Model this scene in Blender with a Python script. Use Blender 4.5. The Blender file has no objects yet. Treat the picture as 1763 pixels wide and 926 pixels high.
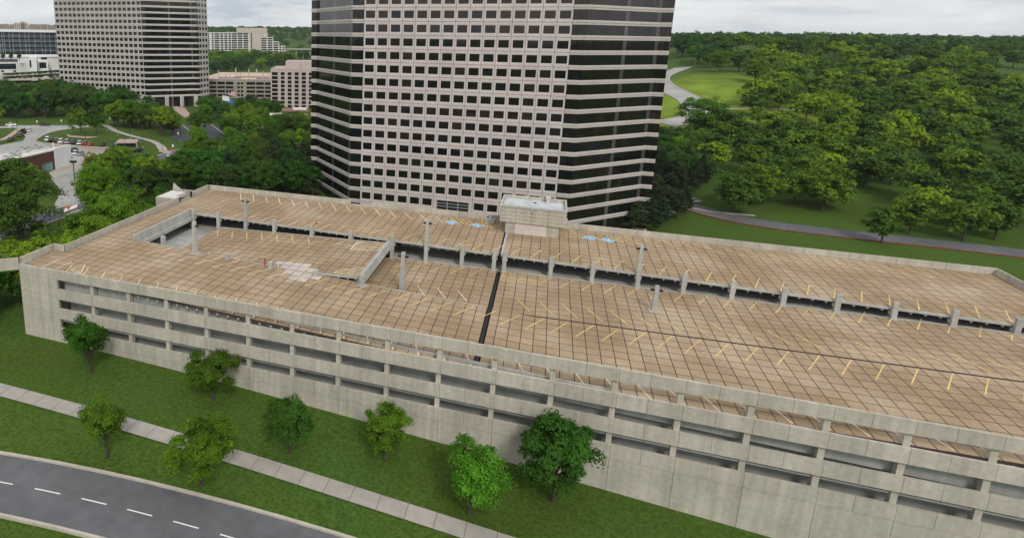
import bpy, math, random
import numpy as np
from mathutils import Vector, Matrix
from mathutils.geometry import delaunay_2d_cdt
random.seed(7); rng = np.random.default_rng(7)
scene = bpy.context.scene
COL = scene.collection
R_ = math.radians

# ------------------------------------------------------------------ camera
ZC = 58.0                                     # eye height above the tower's ground floor
YAW, PITCH, ROLL, F, CX, CY = -0.3376, -0.2120, 0.0138, 1041.34, 579.10, 286.96
PW, PH = 1763.0, 926.0
def cam_basis():
    f = np.array([math.sin(YAW)*math.cos(PITCH), math.cos(YAW)*math.cos(PITCH), math.sin(PITCH)])
    r = np.array([math.cos(YAW), -math.sin(YAW), 0.0]); u = np.cross(r, f)
    r2 = math.cos(ROLL)*r+math.sin(ROLL)*u; u2 = -math.sin(ROLL)*r+math.cos(ROLL)*u
    return r2, u2, f
RGT, UP, FWD = cam_basis()
cam = bpy.data.cameras.new('camera'); camo = bpy.data.objects.new('camera', cam); COL.objects.link(camo)
M = Matrix(((RGT[0], UP[0], -FWD[0], 0), (RGT[1], UP[1], -FWD[1], 0), (RGT[2], UP[2], -FWD[2], ZC), (0, 0, 0, 1)))
camo.matrix_world = M
cam.sensor_fit = 'HORIZONTAL'; cam.sensor_width = 36.0; cam.lens = F/PW*36.0
cam.shift_x = (PW/2-CX)/PW; cam.shift_y = (CY-PH/2)/PW
cam.clip_start = 1.0; cam.clip_end = 20000
scene.camera = camo

# ------------------------------------------------------------------ sky, sun, exposure
SUN_EL, SUN_AZ = 43, 152                       # azimuth clockwise from +Y
w = bpy.data.worlds.new('World'); scene.world = w; w.use_nodes = True
nt = w.node_tree; nt.nodes.clear(); N = nt.nodes.new; L = nt.links.new
out = N('ShaderNodeOutputWorld'); bg = N('ShaderNodeBackground'); bg2 = N('ShaderNodeBackground'); mixs = N('ShaderNodeMixShader')
sky = N('ShaderNodeTexSky'); sky.sky_type = 'NISHITA'; sky.sun_disc = False
sky.sun_elevation = R_(SUN_EL); sky.sun_rotation = R_(SUN_AZ); sky.air_density = 1.2; sky.dust_density = 2.0
bg.inputs[1].default_value = 0.10; L(sky.outputs[0], bg.inputs[0])
tc = N('ShaderNodeTexCoord'); mp = N('ShaderNodeMapping'); mp.inputs['Scale'].default_value = (2.6, 2.6, 13.0); L(tc.outputs['Generated'], mp.inputs[0])
nz = N('ShaderNodeTexNoise'); nz.inputs['Scale'].default_value = 1.9; nz.inputs['Detail'].default_value = 7; nz.inputs['Roughness'].default_value = .55
L(mp.outputs[0], nz.inputs['Vector'])
cr = N('ShaderNodeValToRGB'); e = cr.color_ramp.elements
e[0].position = .36; e[0].color = (.50, .56, .64, 1); e[1].position = .57; e[1].color = (.86, .87, .87, 1)
m_ = cr.color_ramp.elements.new(.45); m_.color = (.72, .75, .78, 1)
L(nz.outputs[0], cr.inputs[0]); L(cr.outputs[0], bg2.inputs[0]); bg2.inputs[1].default_value = 1.13
mixs.inputs[0].default_value = .90; L(bg.outputs[0], mixs.inputs[1]); L(bg2.outputs[0], mixs.inputs[2]); L(mixs.outputs[0], out.inputs[0])
sl = bpy.data.lights.new('sun', 'SUN'); so = bpy.data.objects.new('sun', sl); COL.objects.link(so)
sl.energy = 1.9; sl.angle = R_(14); sl.color = (1, .955, .89)
sd = Vector((math.sin(R_(SUN_AZ))*math.cos(R_(SUN_EL)), math.cos(R_(SUN_AZ))*math.cos(R_(SUN_EL)), math.sin(R_(SUN_EL))))
so.rotation_euler = sd.to_track_quat('Z', 'Y').to_euler()
scene.view_settings.view_transform = 'Standard'; scene.view_settings.look = 'None'
scene.view_settings.exposure = 0.0; scene.view_settings.gamma = 1.0
scene.render.engine = 'CYCLES'
scene.cycles.max_bounces = 5; scene.cycles.diffuse_bounces = 4; scene.cycles.glossy_bounces = 2; scene.cycles.transparent_max_bounces = 4
scene.cycles.sample_clamp_indirect = 4.0

# ------------------------------------------------------------------ pixel <-> place helpers
def ray(px, py):
    d = (px-CX)/F*RGT - (py-CY)/F*UP + FWD
    return d
def project(P):
    q = np.asarray(P, float)-np.array([0, 0, ZC]); q = np.atleast_2d(q)
    x, y, z = q@RGT, q@UP, q@FWD
    return np.stack([CX+F*x/z, CY-F*y/z, z], 1)
def on_z(px, py, z, slope=0.0, x0=0.0):          # hit the plane z + slope*(X-x0)
    d = ray(px, py); t = (z-ZC-slope*x0)/(d[2]-slope*d[0]); return d*t+np.array([0, 0, ZC])
def on_y(px, py, Y):
    d = ray(px, py); return d*(Y/d[1])+np.array([0, 0, ZC])

# ------------------------------------------------------------------ terrain height
CP = [(-71, 63, 14), (-71, 115, 13), (-20, 118, 9), (30, 118, 4.5), (62, 100, 4), (-20, 58, 12.5), (45, 58, 9), (0, 0, 12), (0, -300, 13),
      (-60, 178, 2.5), (0, 178, .5), (30, 200, .2), (-30, 240, 2), (60, 165, 2.5), (60, 230, 3), (-215, 195, 14.5), (-190, 190, 14.3), (-150, 150, 14.2),
      (-175, 215, 14.5), (-120, 110, 14), (-95, 75, 14), (-250, 150, 15), (-330, 343, 9), (-262, 346, 8.2), (-236, 384, 8.2), (-130, 245, 9.5), (-75, 270, 5.5), (-180, 265, 11),
      (-150, 190, 12.5), (-230, 300, 9), (-150, 340, 6), (-110, 480, 6), (-200, 470, 8), (-150, 1000, 20), (-330, 940, 20), (-520, 520, 23), (-430, 480, 17), (-420, 420, 12), (-600, 900, 45), (-400, 1500, 60), (-300, 2300, 70), (-900, 2000, 72), (200, 2300, 60), (0, 1300, 42), (40, 650, 20),
      (58, 300, 12), (63, 338, 18), (66, 400, 27), (74, 456, 34), (90, 650, 44), (130, 1000, 53), (250, 1500, 58), (200, 260, 9), (250, 400, 26), (300, 150, 6), (400, 700, 45),
      (0, -1500, 20), (1500, 0, 30), (-1500, 200, 40), (-1500, -1500, 30), (1500, -1500, 30), (1500, 2000, 60), (-2500, 2500, 70), (0, 6000, 66), (6000, 3000, 60), (-6000, 3000, 62), (6000, -5000, 50), (-6000, -5000, 50), (0, -7000, 50)]
CP = np.array(CP, float)
def _k(r): return np.sqrt(r*r+40.0**2)
_A = _k(np.hypot(CP[:, None, 0]-CP[None, :, 0], CP[:, None, 1]-CP[None, :, 1]))
_n = len(CP); _B = np.zeros((_n+1, _n+1)); _B[:_n, :_n] = _A+np.eye(_n)*-2.0; _B[_n, :_n] = 1; _B[:_n, _n] = 1
_W = np.linalg.solve(_B, np.append(CP[:, 2], 0))
def height(X, Y):
    X = np.atleast_1d(np.asarray(X, float)); Y = np.atleast_1d(np.asarray(Y, float))
    return _k(np.hypot(X[:, None]-CP[None, :, 0], Y[:, None]-CP[None, :, 1]))@_W[:_n]+_W[_n]
def hz(x, y): return float(height(x, y)[0])
_T = np.concatenate([np.linspace(25, 700, 900), np.linspace(701, 5000, 900)])
def G(px, py):                                    # ground point seen at a photo pixel
    d = ray(px, py); d = d/np.hypot(d[0], d[1])
    P = d[None, :]*_T[:, None]; g = height(P[:, 0], P[:, 1]); below = (ZC+P[:, 2]) < g
    i = int(np.argmax(below)) if below.any() else len(_T)-1
    i = max(i, 1); a = (ZC+P[i-1, 2])-g[i-1]; b = (ZC+P[i, 2])-g[i]; t = a/(a-b) if below.any() else 1
    t = _T[i-1]+t*(_T[i]-_T[i-1]); return np.array([d[0]*t, d[1]*t, hz(d[0]*t, d[1]*t)])

# ------------------------------------------------------------------ materials
def mat(name, col, rough=.8, var=.12, scale=1.0, var2=0.0, scale2=.1, metal=0.0, spec=.3, bump=0.0, objvar=0.0, col2=None, amt2=0.0, streak=0.0, tint=0.0):
    m = bpy.data.materials.new(name); m.use_nodes = True; t = m.node_tree; b = t.nodes['Principled BSDF']
    b.inputs['Roughness'].default_value = rough; b.inputs['Metallic'].default_value = metal; b.inputs['Specular IOR Level'].default_value = spec
    geo = t.nodes.new('ShaderNodeNewGeometry')
    def noise(s, d=4):
        n = t.nodes.new('ShaderNodeTexNoise'); n.inputs['Scale'].default_value = s; n.inputs['Detail'].default_value = d
        t.links.new(geo.outputs['Position'], n.inputs['Vector']); return n
    hsv = t.nodes.new('ShaderNodeHueSaturation'); hsv.inputs['Color'].default_value = (*col, 1)
    if col2 is not None:
        mx = t.nodes.new('ShaderNodeMix'); mx.data_type = 'RGBA'; mx.inputs['A'].default_value = (*col, 1); mx.inputs['B'].default_value = (*col2, 1)
        n2 = noise(scale2, 6); rp = t.nodes.new('ShaderNodeMapRange'); rp.inputs['From Min'].default_value = .5-amt2*.2; rp.inputs['From Max'].default_value = .75-amt2*.2
        t.links.new(n2.outputs[0], rp.inputs[0]); t.links.new(rp.outputs[0], mx.inputs['Factor']); t.links.new(mx.outputs['Result'], hsv.inputs['Color'])
    val = None
    def addv(sock, lo, hi, fmin=.3, fmax=.7):
        nonlocal val
        r = t.nodes.new('ShaderNodeMapRange'); r.inputs['From Min'].default_value = fmin; r.inputs['From Max'].default_value = fmax
        r.inputs['To Min'].default_value = lo; r.inputs['To Max'].default_value = hi; t.links.new(sock, r.inputs[0])
        if val is None: val = r.outputs[0]
        else:
            q = t.nodes.new('ShaderNodeMath'); q.operation = 'MULTIPLY'; t.links.new(val, q.inputs[0]); t.links.new(r.outputs[0], q.inputs[1]); val = q.outputs[0]
    if var: addv(noise(scale).outputs[0], 1-var, 1+var)
    if var2: addv(noise(scale2, 5).outputs[0], 1-var2, 1+var2)
    if streak:
        mp = t.nodes.new('ShaderNodeMapping'); mp.inputs['Scale'].default_value = (1.4, 1.4, .07); t.links.new(geo.outputs['Position'], mp.inputs[0])
        n = t.nodes.new('ShaderNodeTexNoise'); n.inputs['Scale'].default_value = 1.0; n.inputs['Detail'].default_value = 4; t.links.new(mp.outputs[0], n.inputs['Vector']); addv(n.outputs[0], 1-streak, 1+streak*.5)
    if tint:
        at = t.nodes.new('ShaderNodeAttribute'); at.attribute_name = 'tint'; addv(at.outputs['Fac'], 1-tint, 1+tint, 0, 1)
    if objvar:
        oi = t.nodes.new('ShaderNodeObjectInfo'); addv(oi.outputs['Random'], 1-objvar, 1+objvar, 0, 1)
    if val is not None: t.links.new(val, hsv.inputs['Value'])
    t.links.new(hsv.outputs[0], b.inputs['Base Color'])
    if bump:
        bp = t.nodes.new('ShaderNodeBump'); bp.inputs['Strength'].default_value = bump; bp.inputs['Distance'].default_value = .05
        t.links.new(noise(scale*3).outputs[0], bp.inputs['Height']); t.links.new(bp.outputs[0], b.inputs['Normal'])
    return m
def foliage(name, col, hue=.5, trans=.3):
    m = bpy.data.materials.new(name); m.use_nodes = True; t = m.node_tree; t.nodes.clear()
    o = t.nodes.new('ShaderNodeOutputMaterial'); d = t.nodes.new('ShaderNodeBsdfPrincipled'); tr = t.nodes.new('ShaderNodeBsdfTranslucent'); mx = t.nodes.new('ShaderNodeMixShader')
    d.inputs['Roughness'].default_value = .55; d.inputs['Specular IOR Level'].default_value = .08
    geo = t.nodes.new('ShaderNodeNewGeometry'); oi = t.nodes.new('ShaderNodeObjectInfo')
    n = t.nodes.new('ShaderNodeTexNoise'); n.inputs['Scale'].default_value = .55; n.inputs['Detail'].default_value = 3; t.links.new(geo.outputs['Position'], n.inputs['Vector'])
    mr = t.nodes.new('ShaderNodeMapRange'); mr.inputs['From Min'].default_value = .3; mr.inputs['From Max'].default_value = .7; mr.inputs['To Min'].default_value = .65; mr.inputs['To Max'].default_value = 1.4
    t.links.new(n.outputs[0], mr.inputs[0])
    m2 = t.nodes.new('ShaderNodeMapRange'); m2.inputs['To Min'].default_value = .76; m2.inputs['To Max'].default_value = 1.26; t.links.new(oi.outputs['Random'], m2.inputs[0])
    nb_ = t.nodes.new('ShaderNodeTexNoise'); nb_.inputs['Scale'].default_value = .075; nb_.inputs['Detail'].default_value = 2; t.links.new(geo.outputs['Position'], nb_.inputs['Vector'])
    mb_ = t.nodes.new('ShaderNodeMapRange'); mb_.inputs['From Min'].default_value = .3; mb_.inputs['From Max'].default_value = .7; mb_.inputs['To Min'].default_value = .78; mb_.inputs['To Max'].default_value = 1.22; t.links.new(nb_.outputs[0], mb_.inputs[0])
    mm_ = t.nodes.new('ShaderNodeMath'); mm_.operation = 'MULTIPLY'; t.links.new(mr.outputs[0], mm_.inputs[0]); t.links.new(mb_.outputs[0], mm_.inputs[1])
    mu = t.nodes.new('ShaderNodeMath'); mu.operation = 'MULTIPLY'; t.links.new(mm_.outputs[0], mu.inputs[0]); t.links.new(m2.outputs[0], mu.inputs[1])
    h = t.nodes.new('ShaderNodeHueSaturation'); h.inputs['Color'].default_value = (*col, 1); t.links.new(mu.outputs[0], h.inputs['Value'])
    wn = t.nodes.new('ShaderNodeTexWhiteNoise'); wn.noise_dimensions = '1D'; t.links.new(oi.outputs['Random'], wn.inputs['W'])
    m3 = t.nodes.new('ShaderNodeMapRange'); m3.inputs['To Min'].default_value = .475; m3.inputs['To Max'].default_value = .525; t.links.new(wn.outputs[0], m3.inputs[0]); t.links.new(m3.outputs[0], h.inputs['Hue'])
    t.links.new(h.outputs[0], d.inputs['Base Color']); t.links.new(h.outputs[0], tr.inputs['Color']); mx.inputs[0].default_value = trans
    t.links.new(d.outputs[0], mx.inputs[1]); t.links.new(tr.outputs[0], mx.inputs[2]); t.links.new(mx.outputs[0], o.inputs['Surface'])
    return m
def glass(name, col, rough=.04, spec=.6, objvar=.25):
    m = mat(name, col, rough, .15, .25, spec=spec, objvar=objvar); m.node_tree.nodes['Principled BSDF'].inputs['Specular Tint'].default_value = (1, .86, .78, 1) if 'bronze' in name else (1, 1, 1, 1); return m
def grass_blend(name):
    m = mat(name, (.068, .114, .016), .95, .34, 2.6, .34, .05, spec=.1, bump=.4, col2=(.042, .080, .013), amt2=.5)
    t = m.node_tree; h = next(n for n in t.nodes if n.type == 'HUE_SAT'); src = h.inputs['Color'].links[0].from_socket
    mx = t.nodes.new('ShaderNodeMix'); mx.data_type = 'RGBA'; at = t.nodes.new('ShaderNodeAttribute'); at.attribute_name = 'field'; mx.inputs['B'].default_value = (.150, .212, .022, 1)
    t.links.new(src, mx.inputs['A']); t.links.new(at.outputs['Fac'], mx.inputs['Factor']); t.links.new(mx.outputs['Result'], h.inputs['Color']); return m
MT = dict(
    grass=grass_blend('lawn_grass'),
    mulch=mat('red_mulch', (.16, .06, .03), .95, .25, 1.5),
    concrete=mat('pale_concrete_paving', (.36, .33, .29), .9, .1, .8, .14, .08, spec=.2, bump=.1),
    asphalt=mat('grey_drive_surface', (.335, .325, .31), .92, .1, .7, .18, .07, spec=.2, bump=.1),
    asphalt_dark=mat('dark_street_asphalt', (.125, .125, .132), .92, .12, .7, .2, .08, spec=.2, bump=.1),
    ramp_asphalt=mat('blue_grey_ramp_asphalt', (.068, .070, .078), .92, .12, .7, .2, .08, spec=.2),
    asphalt_warm=mat('brownish_lot_surface', (.29, .25, .21), .92, .12, .7, .2, .08, spec=.2),
    plaza=mat('pink_plaza_paving', (.40, .30, .26), .9, .15, 1.2),
    kerb=mat('kerb_concrete', (.44, .41, .34), .9, .12, 1.0),
    deck_base=mat('deck_joint_sealant', (.055, .038, .036), .9, .2, 1.0),
    deck=mat('tan_deck_panel', (.335, .240, .146), .88, .09, 2.2, .12, .12, spec=.2, bump=.15, tint=.085, col2=(.385, .295, .20), amt2=.35),
    deck_pale=mat('patched_pale_deck', (.50, .43, .375), .88, .1, 1.6, .12, .2, tint=.06),
    precast=mat('weathered_precast_concrete', (.455, .42, .35), .88, .08, 2.0, .12, .25, spec=.2, streak=.16, bump=.1),
    precast_joint=mat('precast_joint', (.16, .15, .13), .9, .1, 1.0),
    precast_grey=mat('grey_precast_concrete', (.40, .40, .37), .88, .1, 1.5, .12, .2, spec=.2, streak=.14),
    slab_grey=mat('lower_deck_concrete', (.36, .36, .34), .9, .12, .8, .2, .15),
    granite=mat('pinkish_grey_facade_panel', (.56, .495, .478), .75, .06, 2.5, .07, .15, spec=.25, objvar=.035, streak=.06),
    granite_joint=mat('reddish_facade_joint', (.20, .105, .090), .9, .1, 1.0),
    band=mat('pale_spandrel_band', (.50, .455, .425), .7, .05, 2.0, .06, .12, spec=.25, streak=.07),
    facade2=mat('grey_facade_panel', (.47, .44, .40), .8, .06, 1.0, .07, .08, spec=.2, streak=.05),
    band2=mat('light_grey_band', (.53, .50, .46), .75, .05, 1.0, .06, .08, spec=.2),
    glass=glass('dark_bronze_glass', (.007, .006, .0055), .05, .7),
    glass2=glass('dark_bronze_glass_with_blind', (.020, .015, .012), .08, .5),
    glass3=glass('dark_glass_blue_tint', (.005, .007, .009), .05, .55),
    glass_col=glass('glass_over_inner_column', (.075, .072, .068), .1, .7),
    mullion=mat('dark_bronze_mullion', (.02, .018, .017), .5, .1, 1.0),
    glass_blue=glass('blue_grey_curtain_glass', (.012, .020, .030), .05, .7),
    glass_grey=glass('grey_spandrel_glass', (.07, .085, .095), .15, .6),
    white=mat('white_cladding', (.74, .74, .74), .6, .04, 1.0, .05, .1),
    off_white=mat('off_white_render', (.60, .585, .56), .8, .05, 1.0, .07, .1),
    pink=mat('pale_pink_facade', (.46, .375, .355), .8, .06, 1.0, .07, .1),
    beige=mat('beige_concrete_facade', (.50, .44, .38), .8, .06, 1.0, .07, .06),
    rosy=mat('rosy_brick_facade', (.36, .27, .235), .85, .1, .3),
    far_deck=mat('far_parking_deck', (.52, .40, .32), .9, .1, .3, .1, .05),
    tan_grey=mat('tan_grey_parking_facade', (.34, .30, .25), .85, .08, .5, .1, .1),
    dark=mat('dark_interior', (.018, .018, .02), .8, .1, 1.0),
    brown=mat('brown_brick_wall', (.10, .042, .030), .85, .15, 1.2),
    roof_white=mat('white_roof_membrane', (.60, .57, .53), .85, .08, .6, .15, .2),
    roof_grey=mat('grey_roof_membrane', (.30, .30, .30), .85, .1, .6, .15, .2),
    roof_blue=mat('pale_blue_roof_membrane', (.50, .52, .54), .7, .08, 1.0, .16, .35),
    roof_red=mat('rusty_red_roof', (.24, .13, .10), .85, .1, .6),
    steel=mat('galvanised_metal', (.42, .43, .43), .45, .1, 2.0, metal=.4),
    unit=mat('pale_grey_plant_metal', (.45, .46, .46), .6, .1, 1.5),
    black=mat('black_metal', (.015, .015, .016), .5, .1, 1.0),
    yellow=mat('yellow_line_paint', (.70, .49, .19), .85, .15, 2.5, .25, .6),
    cream=mat('worn_cream_line_paint', (.74, .62, .43), .85, .15, 2.5, .25, .6),
    yellow_bright=mat('yellow_safety_paint', (.62, .40, .05), .6, .05, 1.0),
    blue_sign=mat('blue_bay_paint', (.20, .42, .66), .8, .1, 2.0),
    white_paint=mat('white_road_paint', (.72, .72, .70), .8, .08, 2.0),
    red=mat('red_pipe_paint', (.33, .035, .025), .5, .1, 2.0),
    orange=mat('orange_sign_face', (.75, .22, .04), .6, .05, 1.0),
    bark=mat('tree_bark', (.07, .052, .04), .95, .25, 2.0, bump=.4),
    leaf_mid=foliage('mid_green_leaves', (.078, .165, .012)),
    leaf_dark=foliage('dark_green_leaves', (.045, .110, .013)),
    leaf_bright=foliage('bright_green_leaves', (.135, .245, .014)),
    leaf_lime=foliage('lime_green_leaves', (.185, .310, .014)),
    leaf_yellow=foliage('yellow_green_leaves', (.175, .235, .022)),
    leaf_blue=foliage('blue_green_leaves', (.043, .105, .018)),
    needle=foliage('pine_needles', (.035, .056, .020), trans=.15),
    leaf_red=foliage('dark_red_leaves', (.07, .018, .014)),
    far_leaf=foliage('far_forest_leaves', (.050, .115, .020)),
    car_white=mat('white_car_paint', (.76, .77, .78), .25, .02, 1.0, spec=.5), car_black=mat('black_car_paint', (.012, .012, .014), .2, .05, 1.0, spec=.5),
    car_grey=mat('dark_grey_car_paint', (.06, .065, .07), .25, .05, 1.0, spec=.5), car_silver=mat('silver_car_paint', (.42, .44, .45), .3, .03, 1.0, spec=.5, metal=.3),
    car_red=mat('crimson_car_paint', (.38, .015, .035), .25, .05, 1.0, spec=.5), car_orange=mat('orange_red_car_paint', (.42, .09, .03), .25, .05, 1.0, spec=.5),
    car_blue=mat('navy_car_paint', (.02, .03, .07), .25, .05, 1.0, spec=.5), car_green=mat('dark_teal_car_paint', (.025, .05, .055), .25, .05, 1.0, spec=.5),
    tyre=mat('tyre_rubber', (.02, .02, .02), .9, .1, 1.0), car_glass=mat('car_window_glass', (.015, .018, .02), .05, 0, 1.0, spec=.7),
    lamp_white=mat('white_lamp_glass', (.75, .75, .70), .4, 0, 1.0), tail=mat('red_tail_lamp', (.35, .02, .02), .3, 0, 1.0),
    flag_blue=mat('blue_flag_cloth', (.05, .20, .50), .8, .05, 1.0), flag_red=mat('red_flag_cloth', (.40, .03, .05), .8, .05, 1.0), flag_white=mat('white_flag_cloth', (.72, .72, .74), .8, .05, 1.0), flag_navy=mat('navy_flag_cloth', (.03, .04, .14), .8, .05, 1.0),
    teal_glass=glass('pale_teal_shop_glass', (.16, .26, .25), .1, .6), pale_panel=mat('pale_pink_shutter', (.58, .50, .455), .6, .05, 1.0, .06, .4),
)

# ------------------------------------------------------------------ mesh building
WLOC = {}
def set_props(o, label=None, cat=None, group=None, kind=None):
    if label: o['label'] = label
    if cat: o['category'] = cat
    if group: o['group'] = group
    if kind: o['kind'] = kind
    return o
def empty(name, loc, label=None, cat=None, group=None, rz=0.0):
    o = bpy.data.objects.new(name, None); COL.objects.link(o); o.location = loc; o.rotation_euler.z = rz; o.empty_display_size = .5
    WLOC[o] = np.array(loc, float); return set_props(o, label, cat, group)
class MB:
    def __init__(s): s.v = []; s.f = []; s.m = []
    def quad(s, pts, mi=0):
        b = len(s.v); s.v.extend([tuple(map(float, p)) for p in pts]); s.f.append(tuple(range(b, b+len(pts)))); s.m.append(mi); return s
    def hexa(s, p, mi=0, skip=()):                # 8 points: bottom 0-3 ccw, top 4-7
        b = len(s.v); s.v.extend([tuple(map(float, q)) for q in p])
        for k, f in enumerate(((3, 2, 1, 0), (4, 5, 6, 7), (0, 1, 5, 4), (1, 2, 6, 5), (2, 3, 7, 6), (3, 0, 4, 7))):
            if k in skip: continue
            s.f.append(tuple(b+i for i in f)); s.m.append(mi)
        return s
    def box(s, x0, y0, z0, x1, y1, z1, mi=0, skip=()):
        return s.hexa([(x0, y0, z0), (x1, y0, z0), (x1, y1, z0), (x0, y1, z0), (x0, y0, z1), (x1, y0, z1), (x1, y1, z1), (x0, y1, z1)], mi, skip)
    def fbox(s, O, u, a0, a1, d0, d1, z0, z1, mi=0):   # box in a facade frame: O origin, u along, d outward
        u = np.array([u[0], u[1], 0.0]); n = np.array([u[1], -u[0], 0.0]); O = np.array([O[0], O[1], 0.0])
        def P(a, d, z): return O+u*a+n*d+np.array([0, 0, z])
        return s.hexa([P(a0, d1, z0), P(a1, d1, z0), P(a1, d0, z0), P(a0, d0, z0), P(a0, d1, z1), P(a1, d1, z1), P(a1, d0, z1), P(a0, d0, z1)], mi)
    def cyl(s, p0, p1, r0, r1=None, n=8, mi=0, caps=True):
        r1 = r0 if r1 is None else r1; p0 = np.array(p0, float); p1 = np.array(p1, float); d = p1-p0; d /= np.linalg.norm(d)
        a = np.cross(d, [0, 0, 1.0]) if abs(d[2]) < .9 else np.cross(d, [1.0, 0, 0]); a /= np.linalg.norm(a); c = np.cross(d, a); b = len(s.v)
        for p, r in ((p0, r0), (p1, r1)):
            for i in range(n):
                t = 2*math.pi*i/n; s.v.append(tuple(p+(a*math.cos(t)+c*math.sin(t))*r))
        for i in range(n): s.f.append((b+i, b+n+i, b+n+(i+1) % n, b+(i+1) % n)); s.m.append(mi)
        if caps: s.f.append(tuple(b+i for i in range(n))); s.m.append(mi); s.f.append(tuple(b+n+i for i in range(n-1, -1, -1))); s.m.append(mi)
        return s
    def mesh(s, name, mats, off=(0, 0, 0)):
        me = bpy.data.meshes.new(name); V = np.array(s.v, float)-np.array(off, float)
        me.from_pydata(V.tolist(), [], s.f)
        for m in (mats if isinstance(mats, (list, tuple)) else [mats]): me.materials.append(m)
        if any(s.m): me.polygons.foreach_set('material_index', s.m)
        me.update(); return me
    def build(s, name, mats, parent=None, origin=None, **props):
        V = np.array(s.v); 
        if origin is None: origin = np.array([(V[:, 0].min()+V[:, 0].max())/2, (V[:, 1].min()+V[:, 1].max())/2, V[:, 2].min()])
        return put(name, s.mesh(name, mats, origin), origin, parent, **props)
def put(name, me, origin, parent=None, **props):
    o = bpy.data.objects.new(name, me); COL.objects.link(o); WLOC[o] = np.array(origin, float)
    if parent is not None: o.parent = parent; o.location = Vector(WLOC[o]-WLOC[parent])
    else: o.location = Vector(origin)
    return set_props(o, **props)
def copy_tree(root, loc, rz=0.0, scale=None, label=None, group=None):
    r = root.copy(); COL.objects.link(r); r.location = loc; r.rotation_euler.z = rz
    if scale is not None: r.scale = scale
    if label: r['label'] = label
    if group: r['group'] = group
    for ch in root.children:
        c = ch.copy(); COL.objects.link(c); c.parent = r
        for g in ch.children:
            d = g.copy(); COL.objects.link(d); d.parent = c
    return r
# ------------------------------------------------------------------ ground, roads, paths
def in_poly(x, y, poly):
    c = False; n = len(poly); j = n-1
    for i in range(n):
        xi, yi = poly[i]; xj, yj = poly[j]
        if (yi > y) != (yj > y) and x < (xj-xi)*(y-yi)/(yj-yi)+xi: c = not c
        j = i
    return c
def pxpoly(pts): return [tuple(G(*p)[:2]) for p in pts]
FIELD = [(40, 306), (55, 300), (78, 304), (110, 310), (150, 330), (165, 400), (120, 470), (84, 470), (74, 420), (67, 470), (50, 470)]
def terrain():
    rings = [12.0]
    while rings[-1] < 9500: rings.append(rings[-1]*(1.045 if rings[-1] < 900 else 1.10)+.4)
    rings = np.array(rings); na = 300; ang = np.linspace(0, 2*math.pi, na, endpoint=False)
    X = (rings[:, None]*np.sin(ang)[None]).ravel(); Y = (rings[:, None]*np.cos(ang)[None]).ravel()
    Z = np.concatenate([height(X[i:i+20000], Y[i:i+20000]) for i in range(0, len(X), 20000)])
    V = np.stack([X, Y, Z], 1).tolist(); V.append((0, 0, hz(0, 0))); c = len(V)-1
    fs = []; mi = []
    for i in range(len(rings)-1):
        for j in range(na):
            k = (j+1) % na; a, b, d, e_ = i*na+j, i*na+k, (i+1)*na+k, (i+1)*na+j
            fs.append((a, e_, d, b)); mx, my = (X[a]+X[d])/2, (Y[a]+Y[d])/2; mi.append(0)
    for j in range(na): fs.append((j, (j+1) % na, c)); mi.append(0)
    me = bpy.data.meshes.new('ground'); me.from_pydata(V, [], fs); me.materials.append(MT['grass'])
    fv = np.zeros(len(V)); rj = random.Random(12)
    for i, (x, y, z) in enumerate(V):
        if 20 < x < 190 and 270 < y < 500: fv[i] = sum(in_poly(x+rj.gauss(0, 7), y+rj.gauss(0, 7), FIELD) for _ in range(14))/14
    me.attributes.new('field', 'FLOAT', 'POINT').data.foreach_set('value', fv.astype(np.float32)); me.polygons.foreach_set('use_smooth', [True]*len(fs)); me.update()
    if sum(p.normal.z for p in list(me.polygons)[:50]) < 0: me.flip_normals()
    return put('ground', me, (0, 0, 0), kind='structure')
terrain()
ROADS = []
def drape(name, poly, m, zoff=.12, step=5.0, block=True):
    poly = [tuple(p) for p in poly]
    if block: ROADS.append(poly)
    dense = []
    for i, p in enumerate(poly):
        q = poly[(i+1) % len(poly)]; n = max(1, int(math.hypot(q[0]-p[0], q[1]-p[1])/step))
        dense += [(p[0]+(q[0]-p[0])*k/n, p[1]+(q[1]-p[1])*k/n) for k in range(n)]
    xs = [p[0] for p in poly]; ys = [p[1] for p in poly]; pts = [Vector(p) for p in dense]
    for x in np.arange(min(xs), max(xs), step):
        for y in np.arange(min(ys), max(ys), step):
            if in_poly(x, y, poly): pts.append(Vector((x, y)))
    n = len(dense)
    vv, ee, ff, *_ = delaunay_2d_cdt(pts, [], [list(range(n))], 1, 1e-4)
    P = np.array([(v.x, v.y) for v in vv]); Z = height(P[:, 0], P[:, 1])+zoff
    b = MB(); b.v = [(P[i, 0], P[i, 1], Z[i]) for i in range(len(P))]
    for f in ff:
        a = P[list(f)]; s = (a[1, 0]-a[0, 0])*(a[2, 1]-a[0, 1])-(a[1, 1]-a[0, 1])*(a[2, 0]-a[0, 0])
        b.f.append(tuple(f) if s > 0 else tuple(f[::-1])); b.m.append(0)
    return b.build(name, m, kind='structure')
def offset_line(pts, d):
    P = np.array(pts, float); o = []
    for i in range(len(P)):
        a = P[i]-P[i-1] if i else P[1]-P[0]; b = P[i+1]-P[i] if i < len(P)-1 else P[-1]-P[-2]
        na = np.array([a[1], -a[0]])/np.hypot(*a); nb = np.array([b[1], -b[0]])/np.hypot(*b); m = na+nb; m /= max(.35, (m@m)/2) if (m@m) > 0 else 1
        o.append(P[i]+m*d)
    return o
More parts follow.
